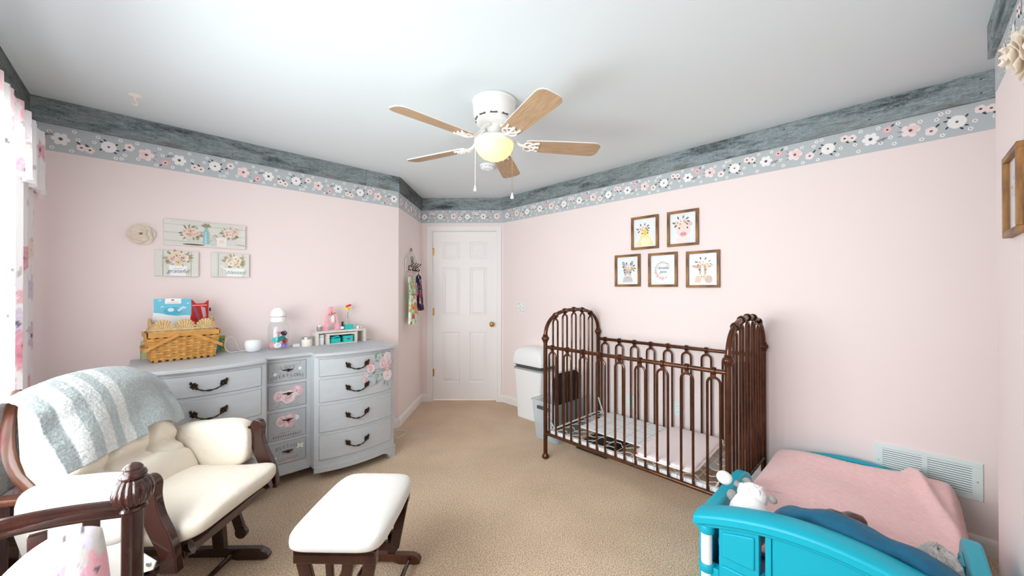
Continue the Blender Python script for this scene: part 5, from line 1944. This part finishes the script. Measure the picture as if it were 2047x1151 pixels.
# bentwood back frame
for s_ in (-1, 1):
    pth = []
    for i in range(15):
        v = .12 + .88 * i / 14
        half = .262 - .012 * sin(pi * v) - .16 * max(0, v - .55) ** 1.6 / .45
        p = t0 + tv * v - nv_ * (.035 - .07 * max(0, (.45 - v) / .3))
        pth.append((p.x, s_ * half, p.z))
    MB().tube(pth, .021, 10, flat=(.72, 1.2)).build('back_post', 'cherrymid', gl)
p = t0 + tv * .99 - nv_ * .035
MB().tube([(p.x, a * .185, p.z - .05 * abs(a) ** 2.5) for a in [-1 + 2 * i / 12 for i in range(13)]], .02, 8).build('top_rail', 'cherrymid', gl)
for k in range(5):
    y = -.14 + .07 * k
    a, c = t0 + tv * .0 - nv_ * .05, t0 + tv * .95 - nv_ * .06
    MB().bar((a.x, y, a.z), (c.x, y, c.z), .03, .010, up=tuple(nv_)).build('back_slat', 'cherrymid', gl, smooth=0)
# arms
XZ = Matrix(((1, 0, 0, 0), (0, 0, 1, 0), (0, 1, 0, 0), (0, 0, 0, 1)))
for s_ in (-1, 1):
    y = s_ * .288
    fa_ = [(v_.x, v_.y) for v_ in smooth_path([(.300, .335, 0), (.296, .40, 0), (.262, .47, 0), (.232, .54, 0), (.222, .60, 0), (.226, .645, 0)], 4)]
    fb_ = [(v_.x, v_.y) for v_ in smooth_path([(.290, .645, 0), (.288, .60, 0), (.302, .54, 0), (.336, .47, 0), (.356, .40, 0), (.362, .335, 0)], 4)]
    front = fa_ + arc(.258, .645, .032, .036, pi, 0, 10)[1:-1] + fb_
    MB().prism([(fx_ + .030, fz_) for fx_, fz_ in front], y - .016, y + .016, XZ).build('arm_post', 'cherry', gl, smooth=30, bevel=.004)
    MB().bar((-.262, y, .585), (.258, y, .640), .058, .022).build('arm_rail', 'cherrymid', gl, smooth=0, bevel=.006)
    MB().bar((-.21, y, .33), (-.205, y, .58), .034, .036, up=(1, 0, 0)).build('rear_arm_post', 'cherry', gl, smooth=0, bevel=.004)
    def arm_fn(p, s_=s_):
        x, yy, z = p
        return (x, yy + .010 * sin(8 * x + 3), z + .055 * x + .006 * sin(11 * x))
    pad = MB().sup((.052, y, .552), (.215, .050, .122), .55, .35, 44, 20, fn=arm_fn).build('arm_pad', 'whitecot' if s_ < 0 else 'cream', gl, smooth=180)
    # the pad's skirt hanging down the outside, pointed and closed by a snap
    yo = y + s_ * .040
    fl_ = [(-.15, .53), (.20, .53), (.235, .47), (.345, .400), (.335, .372), (.18, .325), (-.10, .40)]
    MB().prism(fl_, yo - .003, yo + .003, XZ).build('arm_flap', 'whitecot', gl, smooth=0, bevel=.002)
    MB().lathe([(0, -.002), (.009, -.002), (.010, 0), (.007, .004), (0, .004)], 14, Tr(.322, yo + s_ * .003, .393) @ Rx(-pi / 2 * s_)).build('snap', 'silver', gl)
# lumbar roll at the foot of the back
MB().sup((-.018, .02, .520), (.050, .225, .078), .6, .4, 48, 18, fn=lambda p: (p[0] - .35 * p[2] + .010 * sin(16 * p[1] + 20 * p[2]), p[1], p[2] + .010 * sin(22 * p[1] + 1))).build('lumbar_cushion', 'cream', gl, smooth=180)

# throw blanket over the back
M['terry'] = mat('nubby_terry', (1, 1, 1), .95, vcol=True, var=(160, .35, rgb(140, 150, 148)), bump=(150, .5, .005), sheen=.3, spec=.05)
def throw_paint(u, v):
    g, w2 = rgb(178, 186, 187), rgb(220, 222, 221)
    for a, c in ((.10, .19), (.27, .355), (.435, .515)):
        if a < u < c:
            return w2
    return g
tb_ = thing('throw_blanket', 'nubby grey green throw with white stripes draped over the glider back', 'blanket', Mx=GM)
rdn = random.Random(4)
_thr = {}
def thr_path(u):
    if u not in _thr:
        y = -.262 + .520 * u
        uu = min(.92, max(.08, y / .50 + .5))
        hem = .34 + .06 * u + .06 * max(0, sin(7 * u - 3.2)) * (u > .6)
        drp = Vector((0, 0, -.055 * abs((u - .5) * 2) ** 2.2))
        B = t1 - nv_ * .062 + Vector((0, 0, -.02)) + drp
        fr_ = []
        for k in range(4):
            vv = .88 + (hem - .88) * k / 3
            p = Vector(bt_(uu, vv, back_smooth)) + nv_ * (.024 + .007 * sin(15 * y + 2 * k)) + drp * (1 - k / 3)
            fr_.append(p)
        top_ = (fr_[0] + B) / 2 + Vector((0, 0, .062))
        P_ = [B + Vector((-.014, 0, -.33)), B + Vector((-.010, 0, -.16)), B, top_] + fr_
        for p in P_:
            p.y = y
        _thr[u] = P_
    return _thr[u]
def thr(u, v):
    return cat_rom(thr_path(u), v)
cc = {}
def thr_n(u, v):
    p = thr(u, v)
    n_ = rdn.uniform(-1, 1)
    return (p.x + n_ * .0017, p.y + rdn.uniform(-1, 1) * .0015, p.z + rdn.uniform(-1, 1) * .0017)
MB().slab(110, 150, thr_n, lambda u, v: (.008 * max(-1, min(1, (.43 - v) * 12)), 0, -.005), col=throw_paint).build('throw', 'terry', tb_, smooth=180)

# ------------------------------------------------------------------ glider ottoman
OM = Tr(S * 1.60 - S * .685, S * 1.60 + S * .685, 0) @ Rz(radians(-45))   # X: the way it glides, Y: away from the window corner
om = thing('glider_ottoman', 'dark cherry glider ottoman with a plump white cushion', 'ottoman', Mx=OM)
def ott(p):
    x, y, z = p
    k = 1 - .10 * max(0, y / .25) ** 2
    return (x * k, y, z + .012 * (1 - (x / .18) ** 2) * (1 - (y / .25) ** 2) * (z > 0))
MB().sup((0, 0, .405), (.182, .255, .042), .55, .30, 56, 20, fn=ott).build('cushion', 'whitecot', om, smooth=180)
for s_ in (-1, 1):
    y = s_ * .205
    poly = [(-.20, .004), (-.17, 0), (-.10, 0), (-.07, .012), (.07, .012), (.10, 0), (.17, 0), (.20, .004), (.205, .020), (.19, .038), (.165, .048), (-.165, .048), (-.19, .038), (-.205, .02)]
    MB().prism(poly, y + s_ * .03 - .015, y + s_ * .03 + .015, XZ).build('runner', 'cherrymid', om, smooth=25, bevel=.003)
    MB().bar((-.155, y, .345), (.155, y, .345), .030, .050).build('top_rail', 'cherry', om, smooth=0, bevel=.003)
    for (xa, xb, wd) in ((-.135, -.070, .050), (-.030, -.012, .026), (.050, .012, .040), (.135, .085, .045)):
        MB().bar((xa, y - s_ * .005, .35), (xb, y - s_ * .005, .10), .018, wd, up=(1, 0, 0)).build('side_slat', 'cherry', om, smooth=0, bevel=.003)
    MB().bar((-.10, y, .105), (.10, y, .105), .026, .040).build('lower_rail', 'cherry', om, smooth=0, bevel=.003)
    for x in (-.06, .06):
        MB().bar((x, y + s_ * .03, .04), (x, y + s_ * .03, .16), .018, .036, up=(1, 0, 0)).build('upright', 'cherry', om, smooth=0, bevel=.003)
for x in (-.13, -.05, .15):
    MB().tube([(x, -.235, .026), (x, .235, .026)], .010, 8).build('stretcher', 'cherry', om)
MB().box(-.150, .150, -.22, .22, .352, .366).build('seat_board', 'cherry', om, smooth=0)

# ------------------------------------------------------------------ dark wood toddler bed beside the camera, under the window
wb = thing('toddler_bed', 'dark wood toddler bed end with turned finial posts and slats', 'bed', (-.255, .52, 0))
def bed_end(yy, xs):
    for x in xs:
        q = MB()
        q.prism(rrect(-.018, .018, -.018, .018, .006, 2), 0, .845, Tr(x, yy, 0))
        q.build('post', 'cherry', wb, smooth=30)
        fi = MB().lathe([(.022, .856), (.028, .862), (.0335, .873), (.0345, .886), (.033, .899), (.027, .911), (.018, .917)], 112, Tr(x, yy, 0), rib=.09, ribn=16)
        fi.lathe([(.020, .843), (.025, .847), (.024, .853), (.019, .857), (0, .858)], 32, Tr(x, yy, 0))
        fi.lathe([(.018, .914), (.0235, .918), (.0245, .924), (.022, .930), (.017, .934), (.0175, .938), (.013, .944), (.005, .948), (0, .949)], 32, Tr(x, yy, 0))
        fi.build('finial', 'cherry', wb)
    x0, x1 = min(xs), max(xs)
    n = 16
    MB().tube([(x0 + (x1 - x0) * i / n, yy, .848 + .030 * sin(pi * i / n)) for i in range(n + 1)], .018, 10, flat=(.85, 1.05)).build('top_rail', 'cherry', wb)
    MB().bar((x0, yy, .30), (x1, yy, .30), .022, .10).build('lower_rail', 'cherry', wb, smooth=0, bevel=.003)
    k = 5
    for i in range(k):
        x = x1 - .062 - i * .072
        MB().bar((x, yy, .34), (x, yy, .85), .012, .026, up=(1, 0, 0)).build('slat', 'cherry', wb, smooth=0, bevel=.002)
bed_end(.68, (.227, -.155))
bed_end(-.72, (.227, -.155))
for x in (.227, -.155):
    MB().bar((x, -.70, .29), (x, .66, .29), .022, .12).build('side_rail', 'cherry', wb, smooth=0, bevel=.003)
MB().box(-.15, .222, -.70, .66, .25, .262).build('slat_base', 'cherrymid', wb, smooth=0)
ms = thing('mattress', 'white toddler mattress in the dark wood bed', 'mattress', (-.219, .50, .263))
MB().sup((0, 0, .055), (.175, .655, .055), .4, .16, 40, 12).build('mattress_cover', 'whitecot', ms, smooth=180)
ffp = floral_field(57, .9, .9, 60, .060, base=rgb(206, 201, 198))
pw_ = thing('floral_pillow', 'white pillow with pink and grey watercolour flowers against the dark wood bed end', 'pillow', (-.142, 1.105, .372))
def pil(u, v, s_=1):
    a, c = (u - .5) * 2, (v - .5) * 2
    e = ((1 - abs(a) ** 3) * (1 - abs(c) ** 3)) ** .5
    x = a * .092 * sqrt(1 - .36 * c * c)
    z = .250 + c * .248 * sqrt(1 - .30 * a * a) + .035 * a * (1 + c) / 2
    return (x, -.10 * (1 - z / .5) * .9 + .045 * s_ * e, z)
b = MB().surf(60, 90, lambda u, v: pil(u, v, -1), col=lambda u, v: ffp(u * .55, v * .9))
b.surf(60, 90, lambda u, v: pil(u, v, 1), col=lambda u, v: ffp(u * .55 + .2, v * .9))
b.build('pillow_cover', 'cloth_print', pw_, smooth=180)

# ------------------------------------------------------------------ iron crib
CX0, CX1, CY0, CY1 = 2.266, 3.014, .655, 1.969      # post centres
cr = thing('iron_crib', 'bronze iron crib with arched ends and looped spindles', 'crib', (CX0, CY0, 0))
CWd, CLn = CX1 - CX0, CY1 - CY0
ZK, ZT, ZB, ZA = .952, .885, .197, 1.168
for y in (0, CLn):
    for x in (0, CWd):
        post = MB()
        post.tube([(x, y, .035), (x, y, ZK)], .0165, 14)
        po = post.build('post', 'iron', cr)
        MB().lathe([(0, 0), (.022, 0), (.027, .006), (.028, .018), (.022, .030), (.017, .036), (.0165, .042)], 48, Tr(x, y, 0), rib=.08, ribn=12).build('foot', 'iron', po)
        MB().lathe([(.017, -.034), (.021, -.028), (.018, -.022), (.026, -.014), (.030, 0), (.026, .012), (.018, .020), (.021, .026), (.016, .032)], 48, Tr(x, y, ZK), rib=.08, ribn=12).build('collar_ball', 'iron', po)
    ra, rb_ = CWd / 2, ZA - ZK
    pts = [(CWd / 2 - ra * math.copysign(abs(cos(a)) ** .8, cos(a)), y, ZK + rb_ * abs(sin(a)) ** .8) for a in [pi * i / 32 for i in range(33)]]
    MB().tube(pts, .0155, 12).build('arch', 'iron', cr)
    MB().tube([(0, y, ZB), (CWd, y, ZB)], .012, 10).build('end_rail', 'iron', cr)
    for i in range(5):
        x = CWd * (i + 1) / 6
        k = min(range(33), key=lambda j: abs(pts[j][0] - x))
        zt_ = pts[k][2]
        hw_ = .030
        lp = [(x - hw_, y, ZB)] + [(x - hw_, y, zt_ - .030 - hw_)] + [(x - hw_ * cos(a), y, zt_ - .030 - hw_ + hw_ * sin(a)) for a in [pi * j / 8 for j in range(1, 8)]] + [(x + hw_, y, zt_ - .030 - hw_), (x + hw_, y, ZB)]
        sp_ = MB().tube(lp, .0078, 8).build('looped_spindle', 'iron', cr)
        a = math.atan2(pts[min(k + 1, 32)][2] - pts[max(k - 1, 0)][2], pts[min(k + 1, 32)][0] - pts[max(k - 1, 0)][0])
        q = MB()
        for d in (-.008, 0, .008):
            q.tube([(x + d * cos(a) + .020 * cos(t) * sin(a) * -1, y + .020 * sin(t), zt_ + d * sin(a) + .020 * cos(t) * cos(a)) for t in [2 * pi * j / 14 for j in range(14)]], .0045, 6, closed=True)
        q.box(x - .008, x + .008, y - .008, y + .008, zt_ - .036, zt_ - .012)
        q.build('knuckle', 'iron', sp_)
for xi, x in enumerate((0, CWd)):
    MB().tube([(x, 0, ZT), (x, CLn, ZT)], .0135, 12).build('top_rail', 'iron', cr)
    MB().tube([(x, 0, ZB), (x, CLn, ZB)], .0125, 12).build('bottom_rail', 'iron', cr)
    N = 9
    for i in range(N):
        y = CLn * (i + .5) / N
        hw_ = .034
        zt_ = ZT - .036
        lp = [(x, y - hw_, ZB), (x, y - hw_, zt_ - hw_)] + [(x, y - hw_ * cos(a), zt_ - hw_ + hw_ * sin(a)) for a in [pi * j / 8 for j in range(1, 8)]] + [(x, y + hw_, zt_ - hw_), (x, y + hw_, ZB)]
        sp_ = MB().tube(lp, .0078, 8).build('looped_spindle', 'iron', cr)
        q = MB()
        for d in (-.007, 0, .007):
            q.tube([(x + .018 * sin(t), y + d, ZT + .018 * cos(t)) for t in [2 * pi * j / 14 for j in range(14)]], .0042, 6, closed=True)
        q.box(x - .008, x + .008, y - .009, y + .009, ZT - .044, ZT - .014)
        q.build('knuckle', 'iron', sp_)
# sprung base
zs_ = .222
b = MB()
xa, xb, ya, yb = .030, CWd - .030, .030, CLn - .030
b.bar((xa, ya, zs_), (xa, yb, zs_), .024, .003).bar((xb, ya, zs_), (xb, yb, zs_), .024, .003).bar((xa, ya, zs_), (xb, ya, zs_), .024, .003).bar((xa, yb, zs_), (xb, yb, zs_), .024, .003)
b.bar((xa - .011, ya, zs_ - .014), (xa - .011, yb, zs_ - .014), .003, .028).bar((xb + .011, ya, zs_ - .014), (xb + .011, yb, zs_ - .014), .003, .028)
b.build('spring_frame', 'whitemetal', cr, smooth=0)
for i in range(26):
    y = ya + (yb - ya) * (i + .5) / 26
    MB().box(xa - .018, xa - .010, y - .013, y + .013, zs_ - .034, zs_ + .004).build('spring_clip', 'whitemetal', cr, smooth=0, bevel=.002)
for i in range(7):
    x = xa + (xb - xa) * (i + .5) / 7
    n = 36
    MB().tube([(x + .022 * (1 if j % 4 in (1, 2) else -1) * (0 < j < n), ya + (yb - ya) * j / n, zs_ - .001) for j in range(n + 1)], .0022, 5).build('spring_wire', 'whitemetal', cr)
for i in range(12):
    y = ya + (yb - ya) * (i + .5) / 12
    MB().tube([(xa, y, zs_ + .003), (xb, y, zs_ + .003)], .0018, 5).build('cross_wire', 'whitemetal', cr)
for (x, y) in ((0, CLn), (0, 0), (CWd, CLn), (CWd, 0)):
    sx, sy = (1 if x == 0 else -1), (1 if y == 0 else -1)
    MB().bar((x + sx * .014, y + sy * .012, .34), (x + sx * .040, y + sy * .075, zs_), .014, .003).build('corner_brace', 'whitemetal', cr, smooth=0)

sh = thing('quilted_board', 'thin white quilted sheet lying on the crib springs', 'sheet', (2.70, 1.40, zs_ + .008))
MB().box(-.21, .27, -.34, .40, 0, .010).build('sheet', 'whiteplastic', sh, smooth=0, bevel=.003)
q = MB()
for i in range(1, 4):
    q.box(-.21 + i * .12 - .0015, -.21 + i * .12 + .0015, -.34, .40, .010, .0107)
for i in range(1, 6):
    q.box(-.21, .27, -.34 + i * .1233 - .0015, -.34 + i * .1233 + .0015, .010, .0107)
q.build('stitched_seam', 'midgrey', sh, smooth=0)
M['padpink'] = mat('pale_pink_quilt', rgb(244, 230, 230), .9, bump=(18, .4, .01), sheen=.2)
pd = thing('changing_pad', 'soft folded pale pink pad lying on the crib springs', 'pad', (2.60, 1.045, zs_ + .026), .05)
MB().sup((0, 0, .022), (.33, .185, .022), .5, .22, 48, 14, fn=lambda p: (p[0], p[1], p[2] + .006 * sin(11 * p[0]) * cos(9 * p[1]))).build('pad_cover', 'padpink', pd, smooth=180)
MB().tube([(.335 * x, .19 * y, .022) for x, y in rrect(-1, 1, -1, 1, .22, 6)], .006, 6, closed=True).build('piping', 'padpink', pd)
cs = thing('flat_case', 'flat black case on the carpet under the crib', 'case', (2.72, 1.74, 0))
MB().box(-.13, .24, -.12, .17, .002, .05).build('case_body', 'black', cs, smooth=0, bevel=.006)
MB().box(-.14, -.128, -.03, .05, .02, .035).build('case_handle', 'greyplastic', cs, smooth=0, bevel=.002)

# ------------------------------------------------------------------ waste bin and storage tote beyond the crib
bn = thing('waste_bin', 'tall white diaper bin with a domed lid and a grey band', 'bin', (2.905, 2.685, 0))
def loft(secs, n=6):
    """stack of rounded rectangles (hx, hy, r, z)"""
    b = MB()
    rings = []
    for (hx, hy, r, z) in secs:
        rings.append([(x, y, z) for x, y in rrect(-hx, hx, -hy, hy, r, n)])
    m_ = len(rings[0])
    vs = [p for r in rings for p in r]
    fs = []
    for i in range(len(rings) - 1):
        for j in range(m_):
            fs.append((i * m_ + j, i * m_ + (j + 1) % m_, (i + 1) * m_ + (j + 1) % m_, (i + 1) * m_ + j))
    fs.append(tuple(range(m_ - 1, -1, -1)))
    fs.append(tuple((len(rings) - 1) * m_ + j for j in range(m_)))
    return b.add(vs, fs)
loft([(.096, .160, .03, 0), (.104, .178, .03, .30), (.110, .196, .03, .505)]).build('bin_body', 'whiteplastic', bn, smooth=35)
loft([(.112, .198, .03, .505), (.114, .200, .03, .525)]).build('band', 'midgrey', bn, smooth=35)
loft([(.111, .197, .03, .525), (.111, .197, .03, .560)]).build('dark_band', 'greyplastic', bn, smooth=35)
loft([(.118, .208, .035, .560), (.120, .210, .035, .585), (.118, .206, .035, .640), (.108, .188, .04, .690), (.088, .155, .05, .722), (.05, .10, .045, .738), (.02, .04, .018, .741)], 8).build('dome_lid', 'whiteplastic', bn, smooth=60)
MB().box(-.119, -.111, .150, .175, .532, .552).build('latch', 'whiteplastic', bn, smooth=0, bevel=.002)

tt = thing('storage_tote', 'clear plastic storage tote with grey handles behind the crib end', 'tote', (2.715, 2.190, 0))
def shell(b, secs, wall=.004, n=5):
    m_ = None
    rings = []
    for (hx, hy, r, z) in secs:
        rings.append([(x, y, z) for x, y in rrect(-hx, hx, -hy, hy, r, n)])
    for (hx, hy, r, z) in reversed(secs):
        rings.append([(x, y, max(z, secs[0][3] + wall)) for x, y in rrect(-hx + wall, hx - wall, -hy + wall, hy - wall, max(r - wall, .004), n)])
    m_ = len(rings[0])
    fs = []
    for i in range(len(rings) - 1):
        for j in range(m_):
            fs.append((i * m_ + j, i * m_ + (j + 1) % m_, (i + 1) * m_ + (j + 1) % m_, (i + 1) * m_ + j))
    fs.append(tuple(range(m_ - 1, -1, -1)))
    fs.append(tuple((len(rings) - 1) * m_ + j for j in range(m_)))
    b.add([p for r in rings for p in r], fs)
    return b
shell(MB(), [(.195, .130, .03, .002), (.222, .152, .03, .335), (.232, .160, .03, .340), (.232, .160, .03, .352)]).build('tub', 'clear', tt, smooth=35)
MB().box(-.245, -.228, -.08, .06, .285, .315).build('handle', 'greyplastic', tt, smooth=0, bevel=.005)
MB().box(.228, .245, -.07, .07, .285, .315).build('handle', 'greyplastic', tt, smooth=0, bevel=.005)
for (x, y, r_, m_, lb) in ((-.14, -.03, .055, 'tealcard', 'turquoise ball inside the clear tote'), (-.02, .05, .060, 'blue', 'blue ball inside the clear tote'), (.10, .04, .058, 'clear', 'pale translucent ball inside the clear tote')):
    q = MB().ell((0, 0, r_), (r_, r_, r_), 20, 14)
    o = q.build('toy_ball', m_, smooth=180)
    o.location = (2.715 + x, 2.190 + y, .007)
    tag(o, lb, 'ball', 'balls in the tote')
lid = thing('tote_lid', 'black storage tote lid with a clear rim standing on edge in the tote', 'lid', Mx=Tr(2.745, 2.090, .030) @ Rx(radians(-5)))
poly = rrect(-.205, .205, 0, .56, .09, 8)
MB().prism(poly, -.006, .006, XZ).build('lid_panel', 'black', lid, smooth=30, bevel=.004)
MB().tube([(x, -.004, z) for x, z in rrect(-.212, .212, -.004, .568, .09, 8)], .013, 8, closed=True).build('lid_rim', 'clear', lid)

# ------------------------------------------------------------------ teal toddler bed, head towards the room
TY0, TY1, THX, TFX = -.195, .578, 1.60, 2.975
tbd = thing('teal_toddler_bed', 'bright teal plastic toddler bed with arched head panel', 'bed', (THX, (TY0 + TY1) / 2, 0))
hw_ = (TY1 - TY0) / 2
YZ = Matrix(((0, 0, 1, 0), (1, 0, 0, 0), (0, 1, 0, 0), (0, 0, 0, 1)))   # poly (y,z) extruded along x
def hz(y):
    return .452 + .083 * max(0, cos(pi * y / (2 * hw_))) ** .9
n = 28
ys = [-hw_ + 2 * hw_ * i / n for i in range(n + 1)]
# cap rail on the head panel
MB().slab(n, 6, lambda u, v: (-.050 + .115 * v, -hw_ + 2 * hw_ * u, hz(-hw_ + 2 * hw_ * u) - .012 * abs(2 * v - 1) ** 3), lambda u, v: (0, 0, -.045 + .012 * abs(2 * v - 1) ** 3)).build('head_cap', 'teal', tbd, smooth=50, bevel=.006)
MB().slab(n, 2, lambda u, v: (-.034 + .080 * v, (-hw_ + 2 * hw_ * u) * .975, hz(-hw_ + 2 * hw_ * u) - .043), lambda u, v: (0, 0, -.016)).build('cap_moulding', 'teal', tbd, smooth=50, bevel=.003)
# head panel: stiles, raised panels, slots
def hp(y0_, y1_, z0, z1=None, x0=-.020, x1=.020, name='head_panel', top=.050):
    k = 10
    if z1 is None:
        top_ = [(y0_ + (y1_ - y0_) * i / k, hz(y0_ + (y1_ - y0_) * i / k) - top) for i in range(k + 1)]
        poly = [(y0_, z0), (y1_, z0)] + top_[::-1]
    else:
        poly = [(y0_, z0), (y1_, z0), (y1_, z1), (y0_, z1)]
    return MB().prism(poly, x0, x1, YZ).build(name, 'teal', tbd, smooth=30, bevel=.004)
yc = (TY0 + TY1) / 2
slot = lambda y: y - yc
hp(slot(.322), slot(.340), .06)
hp(slot(.359), slot(.492), .06)
hp(slot(.340), slot(.359), .06, .305)
hp(slot(.044), slot(.026) + .004, .06)
hp(slot(.322) - .29, slot(.322), .06, x0=-.014)
hp(-hw_ + .02, slot(.032) - .0, .06)
hp(slot(.372), slot(.480), .318, None, -.027, -.018, 'raised_panel', .078)
hp(slot(.372), slot(.480), .09, .285, -.027, -.018, 'raised_panel')
hp(slot(.492), slot(.552), .06, .255)
for z0, z1 in ((.080, .110), (.232, .262), (.382, .412)):
    MB().lathe([(.026, 0), (.028, .003), (.028, z1 - z0 - .003), (.026, z1 - z0)], 20, Tr(-.012, hw_ - .040, z0)).build('clamp', 'teal', tbd)
MB().tube([(-.012, hw_ - .040, 0), (-.012, hw_ - .040, .425)], .020, 18).build('corner_pole', 'whiteplastic', tbd)
MB().tube([(-.012, -hw_ + .040, 0), (-.012, -hw_ + .040, .425)], .020, 18).build('corner_pole', 'whiteplastic', tbd)
# side guards: level at the head, rounding down to the mattress
for s_ in (-1, 1):
    y = s_ * (hw_ - .022)
    top_ = [(.02, .440), (.20, .440), (.38, .442)] + arc(.47, .330, .165, .112, pi / 2, .05, 10) + [(.66, .25), (1.34, .22), (1.34, .08), (.02, .08)]
    MB().prism(top_, y - .024, y + .024, XZ).build('side_guard', 'teal', tbd, smooth=40, bevel=.010, bseg=3)
    inn = [(.40, .29), (.40, .395)] + arc(.46, .315, .11, .080, pi / 2, .1, 8) + [(.585, .29)]
    MB().tube([(x, y - s_ * .026, z) for x, z in inn], .006, 8).build('guard_moulding', 'teal', tbd)
    MB().tube([(x * .86 + .07, y - s_ * .026, z * .86 + .03) for x, z in inn], .005, 8).build('guard_moulding', 'teal', tbd)
# foot panel against the wall
def fz(y):
    return .262 + .088 * max(0, cos(pi * y / (2 * hw_))) ** .8
poly = [(-hw_, .04), (hw_, .04)] + [(y, fz(y)) for y in reversed(ys)]
MB().prism(poly, TFX - THX - .032, TFX - THX + .010, YZ).build('foot_panel', 'teal', tbd, smooth=40, bevel=.010, bseg=3)
MB().box(.02, 1.34, -hw_ + .045, hw_ - .045, .10, .13).build('bed_deck', 'teal', tbd, smooth=0)

mt = thing('crib_mattress', 'mattress in a lilac sheet under the pink fleece in the teal bed', 'mattress', (THX + .68, yc, .131))
MB().sup((0, 0, .070), (.645, .338, .070), .35, .15, 44, 12).build('mattress_cover', 'purple', mt, smooth=180)
# pink fleece blanket
pf = thing('fleece_blanket', 'fluffy pink fleece blanket spread over the teal bed', 'blanket', (THX + .70, yc, .28))
rdp = random.Random(12)
def fle(u, v):
    x = -.545 + 1.175 * u
    y = -.395 + .79 * v
    a = y / .395
    z = .010 + .030 * (1 - abs(a) ** 6) + .016 * sin(5 * x + 4 * y) + .012 * sin(9 * y - 4 * x + 1)
    z += .05 * math.exp(-((x - .52) / .12) ** 2) * (1 - abs(a) ** 3)
    e = max(0, abs(a) - .90) / .10
    if x > -.04:
        z -= .075 * e ** 1.5
    else:
        y *= .90
        z += .015 * e
    # a folded ridge across the wall end on the near-wall side
    r = math.exp(-((y + .27 - .25 * (x - .45)) / .030) ** 2) * (1 / (1 + math.exp(-(x - .15) / .04)))
    z += .035 * r
    z += .012 * math.exp(-((y + .36) / .05) ** 2) * (x > 0)
    n_ = .0020
    return (x + rdp.uniform(-n_, n_), y + rdp.uniform(-n_, n_), z + rdp.uniform(-n_, n_))
MB().slab(150, 110, fle, lambda u, v: (0, 0, -.014)).build('fleece', 'pinkfur', pf, smooth=180)
# blue pillow along the head panel
bp = thing('blue_pillow', 'long teal blue cotton pillow leaning on the head panel of the teal bed', 'pillow', (THX + .160, .102, .300))
MB().sup((0, 0, .125), (.050, .250, .128), .75, .45, 72, 26, Ry(radians(-14)), fn=lambda p: (p[0] * (1 + .30 * sin(24 * p[1] + 16 * p[2]) + .18 * sin(57 * p[1] - 30 * p[2])) + .012 * sin(13 * p[1]), p[1], p[2] + .010 * sin(9 * p[1] + 1) + .006 * sin(31 * p[1]) * (p[2] > 0))).build('pillow_cover', 'bluecloth', bp, smooth=180)
# white plush cow in the corner
pc = thing('plush_animal', 'white plush animal with grey patches and a knobbed horn in the bed corner', 'toy', Mx=Tr(THX + .17, .435, .315) @ Rz(radians(-35)))
b = MB()
b.ell((0, 0, .085), (.072, .078, .105), 22, 14)
b.ell((.03, .02, .165), (.052, .058, .048), 18, 12)
b.build('plush_body', 'whitefur', pc, smooth=180)
b = MB()
rdh = random.Random(2)
for i in range(40):
    a, r = rdh.uniform(0, 6.28), rdh.uniform(0, .038)
    b.ell((.03 + r * cos(a), .02 + r * sin(a), .205 - r * .35), (.011, .011, .014), 8, 6)
b.build('tuft', 'whitefur', pc, smooth=180)
for (p0, r0) in (((.058, .075, .190), (.014, .026, .018)), ((.075, -.035, .175), (.012, .020, .016))):
    MB().ell(p0, r0, 12, 8).build('ear', 'greyfur', pc, smooth=180)
MB().ell((-.02, .118, .196), (.030, .034, .027), 16, 10).build('horn_knob', 'whitefur', pc, smooth=180)
MB().tube([(.005, .085, .190), (.02, .055, .180)], .012, 8).build('horn_band', 'greyfur', pc)
MB().ell((-.050, .010, .055), (.034, .050, .050), 14, 10).build('patch', 'greyfur', pc, smooth=180)
MB().ell((-.035, .055, .155), (.020, .018, .022), 12, 8).build('patch', 'greyfur', pc, smooth=180)
# brown rolled fleece
rl = thing('rolled_cloth', 'small roll of dark brown fleece lying on the pink blanket', 'cloth', (2.06, .165, .338), .5)
rl.scale = (.62, .62, .62)
b = MB()
sp2 = [((.004 + .0030 * k) * cos(k * .62), (.004 + .0030 * k) * sin(k * .62)) for k in range(26)]
b.surf(25, 14, lambda u, v: (sp2[int(round(u * 25))][0], -.085 + .17 * v + .010 * sin(u * 25), .070 + sp2[int(round(u * 25))][1] * .8 + .006 * sin(v * 11 + u * 20)))
o = b.build('roll', 'brownfleece', rl, smooth=180, recalc=False)
sm = o.modifiers.new('solid', 'SOLIDIFY')
sm.thickness = .010
sm.offset = 0
# mottled grey plush throw in the near corner
gp = thing('fluffy_cushion', 'fluffy mottled grey and white cushion in the corner of the teal bed', 'cushion', (THX + .315, -.082, .322), 0)
rdg = random.Random(9)
MB().ell((0, 0, .068), (.085, .062, .080), 60, 40, fn=lambda a, t: 1 + rdg.uniform(-.05, .05) + .05 * sin(3 * a + 2 * t)).build('cushion_cover', 'mottled', gp, smooth=180)
# lilac sheet spilling by the corner pole
ls = thing('lilac_sheet', 'crumpled lilac sheet bunched behind the white corner pole of the teal bed', 'sheet', (THX + .075, .475, .245))
MB().sup((0, 0, .050), (.038, .045, .070), .8, .8, 40, 24, fn=lambda p: tuple(k * (1 + .16 * sin(38 * p[0] + 60 * p[2]) + .12 * sin(70 * p[1] + 30 * p[2])) for k in p)).build('sheet_bunch', 'purple', ls, smooth=180)
